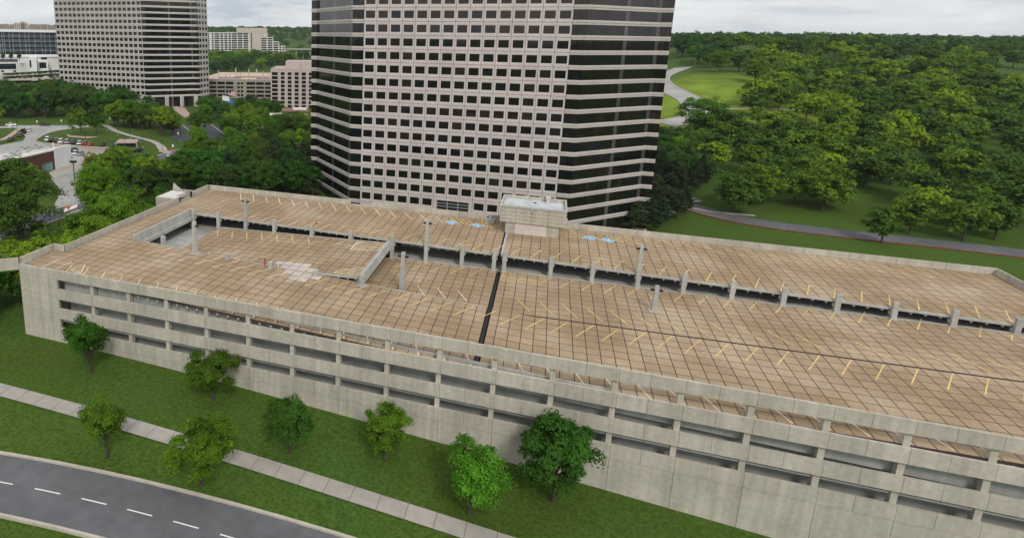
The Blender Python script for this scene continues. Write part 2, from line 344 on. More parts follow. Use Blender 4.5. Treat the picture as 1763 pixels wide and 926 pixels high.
def smooth_line(pts, n=5):
    P = [np.array(p, float) for p in pts]; out = []
    for i in range(len(P)-1):
        p0 = P[max(i-1, 0)]; p1 = P[i]; p2 = P[i+1]; p3 = P[min(i+2, len(P)-1)]
        for k in range(n):
            t = k/n; out.append(.5*((2*p1)+(-p0+p2)*t+(2*p0-5*p1+4*p2-p3)*t*t+(-p0+3*p1-3*p2+p3)*t**3))
    out.append(P[-1]); return out
def strip(name, line, w, m, zoff=.12, **k):
    a = offset_line(line, w/2); b = offset_line(line, -w/2); return drape(name, a+b[::-1], m, zoff, **k)
def kerb(name, line, w=.35, h=.16, m='kerb'):
    a = offset_line(line, w/2); c = offset_line(line, -w/2); b = MB()
    za = height([p[0] for p in a], [p[1] for p in a]); zc = height([p[0] for p in c], [p[1] for p in c])
    for i in range(len(a)-1):
        q = [(*c[i], zc[i]-.1), (*a[i], za[i]-.1), (*a[i+1], za[i+1]-.1), (*c[i+1], zc[i+1]-.1)]
        t = [(x, y, z+.1+h+.15) for x, y, z in q]; b.hexa(q+t)
    return b.build(name, MT[m], kind='structure')
# the drive loop and the parking lot at the left
drape('drive_loop', pxpoly([(-6, 219), (20, 216.5), (60, 216.2), (110, 216.5), (156, 216.5), (158, 218.5), (128, 221), (98, 225.5), (76, 232.5), (62, 240), (60, 243.5), (74, 246.5), (110, 250), (150, 253.5), (190, 255), (192, 262), (165, 268), (152, 276), (140, 296), (118, 316), (136, 333), (138, 350), (118, 354), (98, 361), (94, 352), (106, 330), (88, 308), (86, 299), (112, 284), (126, 272), (96, 258), (52, 257), (18, 265), (-6, 268), (-6, 252), (20, 247), (40, 243), (44, 236), (36, 226), (24, 220.5), (-6, 222)]), MT['asphalt'], .10)
drape('parking_lot', pxpoly([(72, 246.8), (110, 250.2), (150, 253.7), (188, 255.2), (188, 261), (160, 266), (128, 266), (96, 256)]), MT['asphalt_warm'], .14)
ISL = [(62, 242), (76, 233), (98, 226), (128, 221.5), (158, 219)]
kerb('island_kerb', smooth_line(pxpoly(ISL))); kerb('island_kerb', smooth_line(pxpoly([(60, 243.8), (74, 246.8), (110, 250), (150, 253.5), (186, 255)])))
strip('sidewalk', smooth_line(pxpoly([(-6, 243), (10, 239), (24, 230), (34, 222.5)])), 2.6, MT['plaza'], .16)
drape('grass_verge', pxpoly([(-6, 248.5), (12, 245), (28, 240), (38, 233), (43, 224), (37, 222.5), (27, 231), (13, 241), (-6, 246)]), MT['grass'], .2)
drape('building_apron', pxpoly([(84, 298), (112, 284), (132, 279), (146, 280), (141, 288), (112, 300), (92, 309)]), MT['concrete'], .15)
drape('concrete_entry_walk', pxpoly([(118, 300), (142, 286), (146, 276), (176, 262), (196, 262), (168, 276), (150, 296), (128, 318)]), MT['asphalt'], .16)
kerb('planting_island_kerb', smooth_line(pxpoly([(150, 306), (134, 311), (121, 317), (122, 322), (134, 325), (150, 327)])), .4, .2)
STREET = smooth_line(pxpoly([(-80, 436), (-10, 405), (60, 382), (110, 366), (165, 352), (215, 336), (246, 305), (270, 282), (292, 270), (320, 262), (380, 262), (470, 266)]))
strip('street', STREET, 7.0, MT['asphalt_dark'], .13)
kerb('street_kerb', offset_line(STREET, -3.7), .3, .15); kerb('street_kerb', offset_line(STREET, 3.7), .3, .15)
strip('sidewalk', smooth_line(pxpoly([(118, 372), (140, 363), (175, 358), (215, 345)])), 2.2, MT['concrete'], .17)
b = MB()
for k in range(5):
    a = G(111+k*4.6, 366-k*1.7); dx = np.array([.0, 0, 0]); t = G(113.8+k*4.6, 359.5-k*1.7); u = (t-a)/np.linalg.norm(t-a); v = np.array([-u[1], u[0], 0])
    pts = [a-v*.28, a+v*.28, t+v*.28, t-v*.28]; b.quad([(p[0], p[1], hz(p[0], p[1])+.17) for p in pts][::-1])
b.build('crosswalk_markings', MT['white_paint'], kind='structure')
strip('mulch_bed', smooth_line(pxpoly([(300, 256), (289, 261), (279, 267), (274, 275)])), 3.0, MT['mulch'], .1, block=False)
PATH = smooth_line(pxpoly([(181, 216), (199, 226), (224, 234), (246, 239.5), (262, 244), (274, 250), (281, 257), (280, 263)]))
strip('garden_path', PATH, 3.0, MT['concrete'], .16)
drape('garden_path_landing', pxpoly([(268, 252), (280, 252), (285, 259), (297, 263), (290, 267), (276, 262)]), MT['concrete'], .18)
strip('entrance_ramp', smooth_line(pxpoly([(311, 243), (316, 228), (312, 216)])), 9.0, MT['ramp_asphalt'], .12)
strip('entrance_ramp', smooth_line(pxpoly([(378, 240), (369, 227), (360, 215)])), 9.0, MT['ramp_asphalt'], .12)
kerb('ramp_kerb', smooth_line(pxpoly([(314, 217), (323, 224), (331, 233)])), .7, .3, 'concrete'); kerb('ramp_kerb', smooth_line(pxpoly([(363, 216), (372, 222), (383, 230)])), .7, .3, 'concrete')
drape('tower_plaza', pxpoly([(296, 182), (318, 186), (330, 200), (318, 203), (300, 190)]), MT['plaza'], .15)
drape('paved_court', pxpoly([(428, 214), (458, 213), (462, 221), (430, 221)]), MT['plaza'], .15)  # small court in the same even pink paving as the plaza
drape('brick_forecourt', pxpoly([(455, 229.5), (466, 229), (471, 236), (458, 237)]), MT['concrete'], .15)
drape('brick_crossing', pxpoly([(461, 259.5), (482, 259.5), (482, 267), (464, 267)]), MT['plaza'], .2)
drape('island_mound_path', pxpoly([(114, 231), (118, 236.5), (150, 239), (172, 236.5), (150, 236), (122, 234)]), MT['plaza'], .14)
# right side: road over the hill, lawn, lower street and the path stones
HILL = smooth_line([(55, 337), (70, 352), (74, 385), (66, 425), (68, 460), (80, 500), (96, 540)])
strip('hill_road', HILL, 11.5, MT['asphalt'], .15); kerb('hill_road_kerb', offset_line(HILL, 6.0), 1.0, .2, 'concrete'); kerb('hill_road_kerb', offset_line(HILL, -6.0), .5, .2, 'concrete')
strip('hill_path', [(72, 366), (110, 369), (150, 372)], 1.8, MT['concrete'], .15)
LOW = smooth_line([(28, 262), (46, 232), (70, 214), (120, 204), (200, 190), (330, 170)])
strip('lower_street', LOW, 7.5, MT['asphalt_dark'], .14); kerb('lower_street_kerb', offset_line(LOW, 4.1), .6, .16, 'mulch')
strip('stone_path', pxpoly([(1128, 366), (1140, 361), (1155, 365), (1166, 367)]), 1.6, MT['concrete'], .15)
strip('stone_path', pxpoly([(1186, 357), (1196, 360), (1230, 366), (1300, 372)]), 1.6, MT['concrete'], .15)
SVC = smooth_line([(-110, 26), (-40, 40), (30, 42), (120, 40), (260, 60)], 14)
def seg(p, q):
    p, q = np.array(p, float), np.array(q, float); L_ = np.hypot(*(q-p)); return p, (q-p)/L_, L_
strip('service_lane', SVC, 7.0, MT['asphalt_dark'], .13)
kerb('service_kerb', offset_line(SVC, -3.7), .3, .15); kerb('service_kerb', offset_line(SVC, 3.7), .3, .15)
b = MB()
for i in range(0, len(SVC)-1):
    p, u, L_ = seg(SVC[i], SVC[i+1]); b.quad([(*(p+u*a+np.array([-u[1], u[0]])*s), hz(*(p+u*a))+.16) for a, s in ((0, -.07), (L_*.55, -.07), (L_*.55, .07), (0, .07))])
b.build('lane_markings', MT['white_paint'], kind='structure')
WALK = smooth_line([(-95, 50), (-40, 51), (30, 50.5), (120, 50)], 24)
strip('service_walk', WALK, 2.2, MT['concrete'], .14)
b = MB()
for i in range(0, len(WALK)-1):
    p, u, L_ = seg(WALK[i], WALK[i+1]); n_ = np.array([-u[1], u[0]]); b.quad([(*(p+u*a+n_*s), hz(*(p+u*a+n_*s))+.15) for a, s in ((0, -1.1), (.07, -1.1), (.07, 1.1), (0, 1.1))])
b.build('service_walk_joints', MT['precast_joint'], kind='structure')

# ------------------------------------------------------------------ the towers
def offset_open(pts, d): return offset_line(pts, d)
def sweep(b, line, prof, mi=0, cap=True):          # profile (outward, z) swept along a polyline
    rows = [[(*p, z) for p in offset_line(line, d)] for d, z in prof]; n = len(line); k = len(prof)
    for j in range(k):
        A = rows[j]; B = rows[(j+1) % k]
        for i in range(n-1): b.quad([A[i], A[i+1], B[i+1], B[i]], mi)
    if cap:
        b.quad([rows[j][0] for j in range(k)][::-1], mi); b.quad([rows[j][-1] for j in range(k)], mi)
def panel_mesh(name, w_, h_, a, c, m, g=.055, dep=.26, zoff=0.0):
    b = MB(); x, z = w_/2-g, h_/2-g; A, C = a/2, c/2
    def ring(x0, z0, x1, z1, y0, y1):
        o = [(-x0, y0, -z0), (x0, y0, -z0), (x0, y0, z0), (-x0, y0, z0)]; i = [(-x1, y1, -z1+zoff), (x1, y1, -z1+zoff), (x1, y1, z1+zoff), (-x1, y1, z1+zoff)]
        for k in range(4):
            l = (k+1) % 4; b.quad([o[k], o[l], i[l], i[k]])
    ring(x, z, x, z, .14, 0) if not zoff else None
    t = .22
    ring(x, z, A+t, C+t, 0, 0); ring(A+t, C+t, A+t-.05, C+t-.05, 0, .05); ring(A+t-.05, C+t-.05, A, C, .05, .05); ring(A, C, A, C, .05, dep)
    return b.mesh(name, m)
def panes_face(b, O, u, L0, L1, z0, z1, step, d=-.10, tilt=.01, r=random, pick=None):
    n = max(1, round((L1-L0)/step)); s = (L1-L0)/n
    for i in range(n):
        a0, a1 = L0+i*s+.03, L0+(i+1)*s-.03; U = np.array([u[0], u[1], 0]); nn = np.array([u[1], -u[0], 0.0]); o = np.array([O[0], O[1], 0.0])
        j = [d+r.uniform(-tilt, tilt) for _ in range(4)]
        P = [o+U*a+nn*q+np.array([0, 0, z]) for (a, z), q in zip(((a0, z0), (a1, z0), (a1, z1), (a0, z1)), j)]
        b.quad(P, pick(i, n) if pick else 0)
def seg(p, q):
    p, q = np.array(p, float), np.array(q, float); L_ = np.hypot(*(q-p)); return p, (q-p)/L_, L_
WIN = None
def tower(name, label, grid_p, w_, ncol, left_line, right_line, z_top_row, r0, r1, mats, detail, side=None, entrance=None, back=40.0, ground=0.0, group=None):
    """grid_p = left end of the gridded front; lines run left to right along the outline"""
    H = 4.0; gx, gy = grid_p; gx1 = gx+w_*ncol
    root = empty(name, (gx, gy, ground), label, 'office tower', group)
    zc = lambda r: z_top_row-H*r
    ztop = zc(r0)+H/2
    # core body
    line = [tuple(p) for p in left_line]+[tuple(p) for p in right_line]
    inner = offset_line(line, -.55)
    ymax = max(p[1] for p in line)+back
    foot = inner+[np.array([inner[-1][0], ymax]), np.array([inner[0][0], ymax])]
    b = MB(); n = len(foot)
    for i in range(n):
        p, q = foot[i], foot[(i+1) % n]; b.quad([(*p, ground-4), (*q, ground-4), (*q, ztop), (*p, ztop)])
    b.quad([(*p, ztop) for p in foot]); b.build('core', mats['dark'], root)
    # joint backing behind the grid
    b = MB(); b.quad([(gx, gy+.13, ground-4), (gx1, gy+.13, ground-4), (gx1, gy+.13, ztop), (gx, gy+.13, ztop)])
    b.f = []; b.m = []; b.v = []
    gw, gh = w_*.735, 2.14
    for r in range(r0, r1+1):
        zl, zh = zc(r)-H/2, zc(r)+H/2
        for c in range(ncol):
            x = gx+w_*c
            if entrance and r == r1 and entrance[0] <= c <= entrance[1]: continue
            x0, x1, z0, z1 = x+w_/2-gw/2, x+w_/2+gw/2, zc(r)-gh/2, zc(r)+gh/2
            for (a, bb, cc, d) in ((x, zl, x0, zh), (x1, zl, x+w_, zh), (x0, zl, x1, z0), (x0, z1, x1, zh)):
                b.quad([(a, gy+.12, bb), (cc, gy+.12, bb), (cc, gy+.12, d), (a, gy+.12, d)])
    b.build('joint_backing', mats['joint'], root)
    pm = panel_mesh('facade_panel', w_, H, gw, gh, mats['panel'])
    gms = [MB().quad([(-gw/2, 0, -gh/2), (gw/2, 0, -gh/2), (gw/2, 0, gh/2), (-gw/2, 0, gh/2)]).mesh('window', m) for m in mats['glass']]
    rr = random.Random(3); items = []
    for r in range(r0, r1+1):
        for c in range(ncol):
            if entrance and r == r1 and entrance[0] <= c <= entrance[1]: continue
            items.append((r, c))
    if detail:
        for r, c in items:
            P = (gx+w_*(c+.5), gy, zc(r)); o = put('facade_panel', pm, P, root)
            g = put('window', rr.choices(gms, mats['gw'])[0], (P[0], P[1]+.22, P[2]), o)
            g.rotation_euler = (rr.uniform(-.004, .004), 0, rr.uniform(-.004, .004))
    else:
        b = MB(); pv = [tuple(v.co) for v in pm.vertices]; pf = [tuple(p.vertices) for p in pm.polygons]
        for r, c in items:
            k = len(b.v); b.v += [(x+gx+w_*(c+.5), y+gy, z+zc(r)) for x, y, z in pv]; b.f += [tuple(i+k for i in f) for f in pf]; b.m += [0]*len(pf)
        b.build('facade_panel', mats['panel'], root, kind='stuff')
        vis = items[:300]
        for r, c in vis: put('window', rr.choices(gms, mats['gw'])[0], (gx+w_*(c+.5), gy+.22, zc(r)), root)
        b = MB()
        for r, c in items[300:]:
            x, z = gx+w_*(c+.5), zc(r); b.quad([(x-gw/2, gy+.22, z-gh/2), (x+gw/2, gy+.22, z-gh/2), (x+gw/2, gy+.22, z+gh/2), (x-gw/2, gy+.22, z+gh/2)])
        if b.v: b.build('window', mats['glass'][0], root, kind='stuff')
    # plinth wall below the grid
    zb = zc(r1)-H/2
    b = MB(); b.box(gx, gy-.02, ground-4, gx1, gy+.3, zb-.04)
    b.build('base_wall', mats['panel'], root)
    # banded sides
    for ln_, pts in (('l', left_line), ('r', right_line)):
        for r in range(r0-1, r1+1):
            z = zc(r)-H/2; b = MB()
            prof = [(-.4, z-.60), (.20, z-.60), (.20, z-.17), (.05, z-.17), (.05, z-.03), (.24, z-.03), (.24, z+.46), (.17, z+.54), (.17, z+.62), (-.4, z+.62)]
            sweep(b, pts, prof); b.build('spandrel_band', mats['band'], root)
        for r in range(r0, r1+2):
            z0, z1 = zc(r)-H/2+.58, zc(r)+H/2-.56; b = MB()
            if r == r1+1: z0 = ground-3
            for i in range(len(pts)-1):
                p, u, L_ = seg(pts[i], pts[i+1])
                def pick(i_, n_, L_=L_, r=r):
                    if L_ > 8:
                        if mats.get('cols') and abs(i_/n_-.48) < .5/n_ : return 3
                        if mats.get('cols') and i_ == n_-1 and rr.random() < .75: return 3
                    q = rr.random(); return 1 if q < .08 else (2 if q < .32 else 0)
                panes_face(b, p, u, 0, L_, z0, z1, 1.5, d=.02, tilt=.006, r=rr, pick=pick)
            b.build('window_strip', mats['strip'], root)
        if mats.get('cap'):
            b = MB(); z = ground; sweep(b, pts, [(-.4, z-4), (.5, z-4), (.5, z+1.2), (-.4, z+1.2)]); b.build('plinth', mats['band'], root)
    if side:                                             # a second gridded face, at right angles
        (sx, sy), nc, = side
        b = MB(); pm2 = panel_mesh('side_panel', w_, H, gw, gh, mats['panel'])
        Rz = lambda x, y: (-y, x)                        # face turned to +90 degrees: along +Y, outward +X
        pv = [tuple(v.co) for v in pm2.vertices]; pf = [tuple(p.vertices) for p in pm2.polygons]
        for r in range(r0, r1+2):
            for c in range(nc):
                k = len(b.v)
                for x, y, z in pv: xx, yy = Rz(x, y); b.v.append((xx+sx, yy+sy+w_*(c+.5), z+zc(r)))
                b.f += [tuple(i+k for i in f) for f in pf]; b.m += [0]*len(pf)
        b.build('side_panel', mats['panel'], root, kind='stuff')
        gm = [MB().quad([(0, -gw/2, -gh/2), (0, gw/2, -gh/2), (0, gw/2, gh/2), (0, -gw/2, gh/2)]).mesh('side_window', m) for m in mats['glass']]
        for r in range(r0, r1+2):
            for c in range(nc): put('side_window', rr.choices(gm, mats['gw'])[0], (sx-.22, sy+w_*(c+.5), zc(r)), root)
        b = MB(); b.box(sx-.6, sy, ground-4, sx-.40, sy+w_*nc, ztop); b.build('side_backing', mats['dark'], root)
    return root, zc
M1 = dict(dark=MT['dark'], joint=MT['granite_joint'], panel=MT['granite'], glass=[MT['glass'], MT['glass2'], MT['glass3']], gw=[.70, .10, .20], band=MT['band'],
          strip=[MT['glass'], MT['glass2'], MT['glass3'], MT['glass_col']], cols=True, cap=True)
W1 = 3.917; GX1 = -54.74
Y1 = 179.26
t1, zc1 = tower('office_tower', 'tall pinkish grey office tower with square windows behind the parking deck', (GX1, Y1), W1, 15,
    [(-80.3, 200.7), (-78.2, 200.7), (-58.3, Y1), (GX1, Y1)], [(GX1+15*W1, Y1), (7.55, Y1), (28.35, 200.6), (31.4, 200.6)], 68.51, -3, 15, M1, True, entrance=(6, 8), back=26, ground=0.0)
z0 = zc1(15)-2.0; z1 = zc1(15)+2.0; x0, x1 = GX1+6*W1, GX1+9*W1     # glazed entrance hall at the foot
b = MB(); b.box(x0+.05, Y1-.02, z1-1.05, x1-.05, Y1+.5, z1-.04); b.box(x0+.05, Y1-.02, z0, x0+1.0, Y1+1.6, z1-1.05); b.box(x1-1.0, Y1-.02, z0, x1-.05, Y1+1.6, z1-1.05)
b.build('entrance_surround', MT['granite'], t1)
b = MB()
for i in range(3):
    for j in range(3):
        a = x0+1.05+(x1-x0-2.1)*i/3; c = x0+1.05+(x1-x0-2.1)*(i+1)/3; q = z0+.1+(z1-z0-1.2)*j/3; s = z0+.1+(z1-z0-1.2)*(j+1)/3
        b.quad([(a, Y1+.60, q), (c, Y1+.60, q), (c, Y1+.60, s), (a, Y1+.60, s)], random.choice((0, 2)))
b.build('entrance_glazing', [MT['glass'], MT['glass2'], MT['glass3']], t1)
for i in range(4):
    a = x0+1.05+(x1-x0-2.1)*i/3; MB().box(a-.13, Y1+.25, z0, a+.13, Y1+.55, z1-1.06).build('mullion', MT['steel'], t1)
for j in range(1, 4):
    q = z0+.1+(z1-z0-1.2)*j/3; MB().box(x0+1.0, Y1+.32, q-.10, x1-1.0, Y1+.50, q+.10).build('transom', MT['steel'], t1)
M2 = dict(dark=MT['dark'], joint=MT['facade2'], panel=MT['facade2'], glass=[MT['glass'], MT['glass2'], MT['glass3']], gw=[.74, .08, .18], band=MT['band2'],
          strip=[MT['glass'], MT['glass2'], MT['glass3'], MT['glass_col']], cols=True)
W2 = 3.855; GX2 = -334.85-W2/2; Y2 = 350.6
G2 = 8.0
t2, zc2 = tower('office_tower', 'grey office tower with rows of small windows beyond the trees at left', (GX2, Y2), W2, 19,
    [(GX2-.2, Y2+6), (GX2-.1, Y2)], [(GX2+19*W2, Y2), (-260.2, Y2), (-238.2, 372.6), (-235.2, 372.6), (-235.2, 375.9)], 77.86, -2, 15, M2, False, side=((-235.2, 376.0), 3), back=11.9, ground=G2)
# porch under the banded corner of the far tower
zb = zc2(15)-2.7
for k in range(4):
    p = np.array([-259.0, Y2+.6])+np.array([22.0, 22.0])*(k+.0)/3; q = 1.1 if k in (1, 2) else 2.2
    MB().box(p[0]-q*.7, p[1]-1.2, G2-2, p[0]+q*.7, p[1]+1.2, zb).build('porch_column', MT['band2'], t2)
# ------------------------------------------------------------------ parking garage
GR = empty('parking_garage', (-40, 88, 12), 'large concrete parking garage with tan panelled roof decks and sunken ramps', 'parking garage')
E1 = lambda X: 97.45-.0275*(X+55)                  # near edge of the far bay
ZD1 = lambda X: 24.0
ZD2 = lambda X: 22.05+.0424*(X+54.7)
ZD4 = lambda X: 20.95+.0238*(X+23)
ZD3 = lambda X: 24.0 if X < -62 else max(24.0-.04*(X+62), ZD4(X))
XJ = -5.6; TW_ = 1.524; XR = 66.0
def cols_between(a, b):
    k0 = math.floor((a-XJ)/TW_); xs = [a]; x = XJ+TW_*(k0+1)
    while x < b-.2:
        if x > a+.3: xs.append(x)
        x += TW_
    xs.append(b); return xs
TILES = []
def deck(xa, xb, ya, yb, zf, rows, hole=None):
    """ya, yb functions of X; tiles proud of a dark joint bed"""
    xs = cols_between(xa, xb)
    for i in range(len(xs)-1):
        for j in range(rows):
            q = []
            for x, jj in ((xs[i], j), (xs[i+1], j), (xs[i+1], j+1), (xs[i], j+1)):
                y0, y1 = ya(x), yb(x); q.append((x, y0+(y1-y0)*jj/rows, zf(x)))
            cx, cy = sum(p[0] for p in q)/4, sum(p[1] for p in q)/4
            if hole and hole(cx, cy): continue
            TILES.append(q)
    b = MB(); n = len(xs)-1
    for i in range(n):
        a, c = xs[i], xs[i+1]
        b.hexa([(a, ya(a), zf(a)-.30), (c, ya(c), zf(c)-.30), (c, yb(c), zf(c)-.30), (a, yb(a), zf(a)-.30), (a, ya(a), zf(a)-.012), (c, ya(c), zf(c)-.012), (c, yb(c), zf(c)-.012), (a, yb(a), zf(a)-.012)], 0, skip=(() if n == 1 else ((3,) if i == 0 else ((5,) if i == n-1 else (3, 5)))))
        # double-tee stem below each panel line, seen along the open edges
        m = (a+c)/2; b.hexa([(m-.10, ya(m)+.03, zf(m)-.62), (m+.10, ya(m)+.03, zf(m)-.62), (m+.10, yb(m)-.05, zf(m)-.62), (m-.10, yb(m)-.05, zf(m)-.62), (m-.16, ya(m)+.03, zf(m)-.305), (m+.16, ya(m)+.03, zf(m)-.305), (m+.16, yb(m)-.05, zf(m)-.305), (m-.16, yb(m)-.05, zf(m)-.305)], 1, skip=(1,))
    b.build('deck_slab', [MT['deck_base'], MT['slab_grey']], GR)
cst = lambda v: (lambda X: v)
deck(-70.4, XJ-.12, E1, cst(114.72), ZD1, 11)
deck(XJ+.12, XR, E1, cst(114.72), ZD1, 11)
deck(-70.4, -64.2, cst(80.15), lambda X: E1(X)-.02, ZD1, 10)
deck(-57.6, -24.5, cst(80.35), lambda X: E1(X)-.55, ZD2, 10)
deck(-29.0, XJ-.18, cst(80.35), lambda X: E1(X)-.55, ZD4, 10)
deck(XJ+.45, XR, cst(80.35), lambda X: E1(X)-.55, ZD4, 10)
deck(-70.4, XJ-.18, cst(63.45), cst(80.1), ZD3, 10)
deck(XJ+.45, XR, cst(63.45), cst(80.1), ZD3, 10)
deck(-72.5, -70.4, cst(65.3), cst(71.4), ZD1, 4)
def tile_mb(b, q, g=(.048, .052), mi=0):
    q = [np.array(p) for p in q]; ex = (q[1]-q[0])/np.linalg.norm(q[1]-q[0]); ey = (q[3]-q[0])/np.linalg.norm(q[3]-q[0])
    q = [q[0]+ex*g[0]+ey*g[1], q[1]-ex*g[0]+ey*g[1], q[2]-ex*g[0]-ey*g[1], q[3]+ex*g[0]-ey*g[1]]
    b.hexa([p-np.array([0, 0, .011]) for p in q]+q, mi, skip=(0,)); return b
C_ = project([np.mean(q, 0) for q in TILES]); A_ = []
for q, c in zip(TILES, C_):
    p = project(q)[:, :2]; ar = .5*abs(sum(p[i, 0]*p[(i+1) % 4, 1]-p[(i+1) % 4, 0]*p[i, 1] for i in range(4)))
    A_.append(ar if (0 < c[0] < 1200 and 0 < c[1] < 506) else ar*1e-4)
PALE = [(478, 451), (497, 450.5), (540, 459), (556, 472), (543, 481), (512, 482), (497, 474), (484, 466)]
order = np.argsort(A_)[::-1]; rt = random.Random(5); rest = MB(); rtint = []
def add_tint(me, vals):
    at = me.attributes.new('tint', 'FLOAT', 'FACE'); at.data.foreach_set('value', np.array(vals, np.float32))
for n, i in enumerate(order):
    q = [np.array(p)+np.array([0, 0, rt.uniform(-.003, .003)]) for p in TILES[i]]; tv = rt.uniform(.15, .85)
    if rt.random() < .06: tv = rt.choice((0.0, 1.0))
    pale = C_[i][0] < 560 and in_poly(C_[i][0], C_[i][1], PALE)
    if n < 300:
        o = tile_mb(MB(), q).build('deck_panel', MT['deck_pale' if pale else 'deck'], GR); add_tint(o.data, [tv]*5)
    else: tile_mb(rest, q, mi=1 if pale else 0); rtint += [tv]*5
o = rest.build('deck_panel_field', [MT['deck'], MT['deck_pale']], GR, kind='stuff'); add_tint(o.data, rtint)
# pale patch on the near ramp, a sheet of newer topping laid over the panels
def sheet(name, pts, zf, m, dz=.012, parent=GR):
    b = MB(); b.quad([(x, y, zf(x)+dz) for x, y in pts]); P = b.v; 
    if np.cross(np.array(P[1])-np.array(P[0]), np.array(P[2])-np.array(P[0]))[2] < 0: b.f = [f[::-1] for f in b.f]
    return b.build(name, m, parent)
# expansion joint
for (zf, ya, yb, wd) in ((ZD1, E1(XJ), 108.2, .12), (ZD4, 80.3, E1(XJ)-.6, .3), (ZD3, 63.5, 80.1, .3)):
    b = MB(); b.box(XJ-.1, ya, zf(XJ)-.25, XJ+wd, yb, zf(XJ)-.09); b.build('expansion_joint', MT['black'], GR)
b = MB(); b.box(XJ+.14, E1(XJ), 23.9, XJ+.42, 108.2, 24.008); b.build('joint_cover_strip', MT['unit'], GR)
# parapets: separate precast panels
def parapet(p, q, z0, z1, t=.25, L_=6.1, cap=False, gap=.02, m='precast'):
    p, q = np.array(p, float), np.array(q, float); n = max(1, round(np.hypot(*(q-p))/L_)); u = (q-p)/np.hypot(*(q-p)); s = np.hypot(*(q-p))/n
    for i in range(n):
        b = MB(); b.fbox(p, u, i*s+gap, (i+1)*s-gap, -t, 0, z0, z1); b.build('parapet_panel', MT[m], GR)
    b = MB(); b.fbox(p, u, 0, n*s, -t+.06, -.06, z0, z1-.05); b.build('parapet_core', MT['precast_joint'], GR)
ZP = 25.05
parapet((-70.4, 114.75), (-37.0, 114.75), 14, ZP); parapet((-32.6, 114.75), (-6.8, 114.75), 22.2, ZP); parapet((4.4, 114.75), (XR, 114.75), 12, ZP)
MB().box(-37.0, 114.74, 12, -32.6, 114.98, 24.25).build('low_parapet_gap', MT['precast'], GR)
MB().box(-32.6, 114.76, 2, 4.4, 114.99, 22.2).build('rear_wall', MT['precast'], GR)
parapet((-70.65, 71.75), (-70.65, 103.6), 12, ZP); parapet((-70.65, 107.6), (-70.65, 114.95), 12, ZP, L_=8)
MB().box(-70.9, 103.62, 12, -70.66, 107.58, 24.1).build('landing_threshold', MT['precast'], GR)
parapet((-72.75, 65.0), (-72.75, 71.5), 12, ZP); parapet((-72.9, 71.55), (-70.7, 71.55), 12, ZP, L_=3)
parapet((-77.4, 61.4), (-72.9, 64.8), 23.2, ZP, L_=9); parapet((-84, 59.8), (-77.5, 61.3), 23.2, ZP, L_=9)
# front elevation: coping parapet, spandrels, piers and long openings
YF = 63.0
def front_panel(x0, x1, z0, z1, y0=YF, y1=YF+.3, name='spandrel_panel'):
    MB().box(x0+.015, y0, z0, x1-.015, y1, z1).build(name, MT['precast'], GR)
ZT = 25.0
rows_ = [(ZT, 23.62), (22.2, 20.6), (19.2, 17.6), (16.2, 14.6)]
xs_ = [-70.9, -67.3, -64.1]
for k, (hi, lo) in enumerate(((ZT, 23.65), (23.62, 22.35), (22.32, 21.05), (21.02, 19.75), (19.72, 18.4), (18.37, 17.0), (16.97, 15.6), (15.57, 13.0), (12.97, 9.0))):
    jx = (-70.9, -67.3, -64.1) if k % 2 == 0 else (-70.9, -69.0, -65.6, -64.1)
    for i in range(len(jx)-1): front_panel(jx[i], jx[i+1], lo, hi, name='corner_wall_block')
MB().box(-70.8, YF+.1, 9, -64.15, YF+.6, 24.9).build('corner_wall_core', MT['precast_joint'], GR)
MB().box(-70.9, YF+.31, 12, -70.65, 65.0, ZT).build('corner_return_wall', MT['precast'], GR)
x = -64.1
while x < XR-1:
    x2 = x+6.1
    for k, (hi, lo) in enumerate(rows_):
        front_panel(x, x+2.9, lo, hi); front_panel(x+2.9, x2, lo, hi)
    MB().box(x+5.55, YF+.32, 14.6, x+6.1, YF+1.0, 23.6).build('pier', MT['precast'], GR)
    x = x2
x = -64.1
while x < XR-1: MB().box(x+.02, YF+.06, 5, x+6.08, YF+.4, 14.56).build('base_course', MT['precast'], GR); x += 6.1
MB().box(-64.1, YF+.2, 5, XR, YF+.38, 14.4).build('base_core', MT['precast_joint'], GR)
MB().box(-64.1, YF+2.2, 9, XR, YF+2.5, 19.7).build('inner_wall', MT['slab_grey'], GR)
for z in (20.2, 17.2, 14.2):
    if z != 20.2: MB().box(-64.1, YF+.5, z-.2, XR, YF+16, z).build('lower_slab', MT['slab_grey'], GR)
b = MB(); b.hexa([(-64.0, YF+1.3, 21.0), (XR, YF+1.3, 18.0), (XR, YF+1.6, 18.0), (-64.0, YF+1.6, 21.0), (-64.0, YF+1.3, 23.6), (XR, YF+1.3, 20.2), (XR, YF+1.6, 20.2), (-64.0, YF+1.6, 23.6)]); b.build('ramp_upstand', MT['precast_grey'], GR)
# right end of the garage, beyond the photograph
parapet((XR, 63.3), (XR, 114.5), 6, ZP)
MB().box(-72.7, 71.8, 8, -70.95, 114.6, 8.1).build('left_footing', MT['precast'], GR)
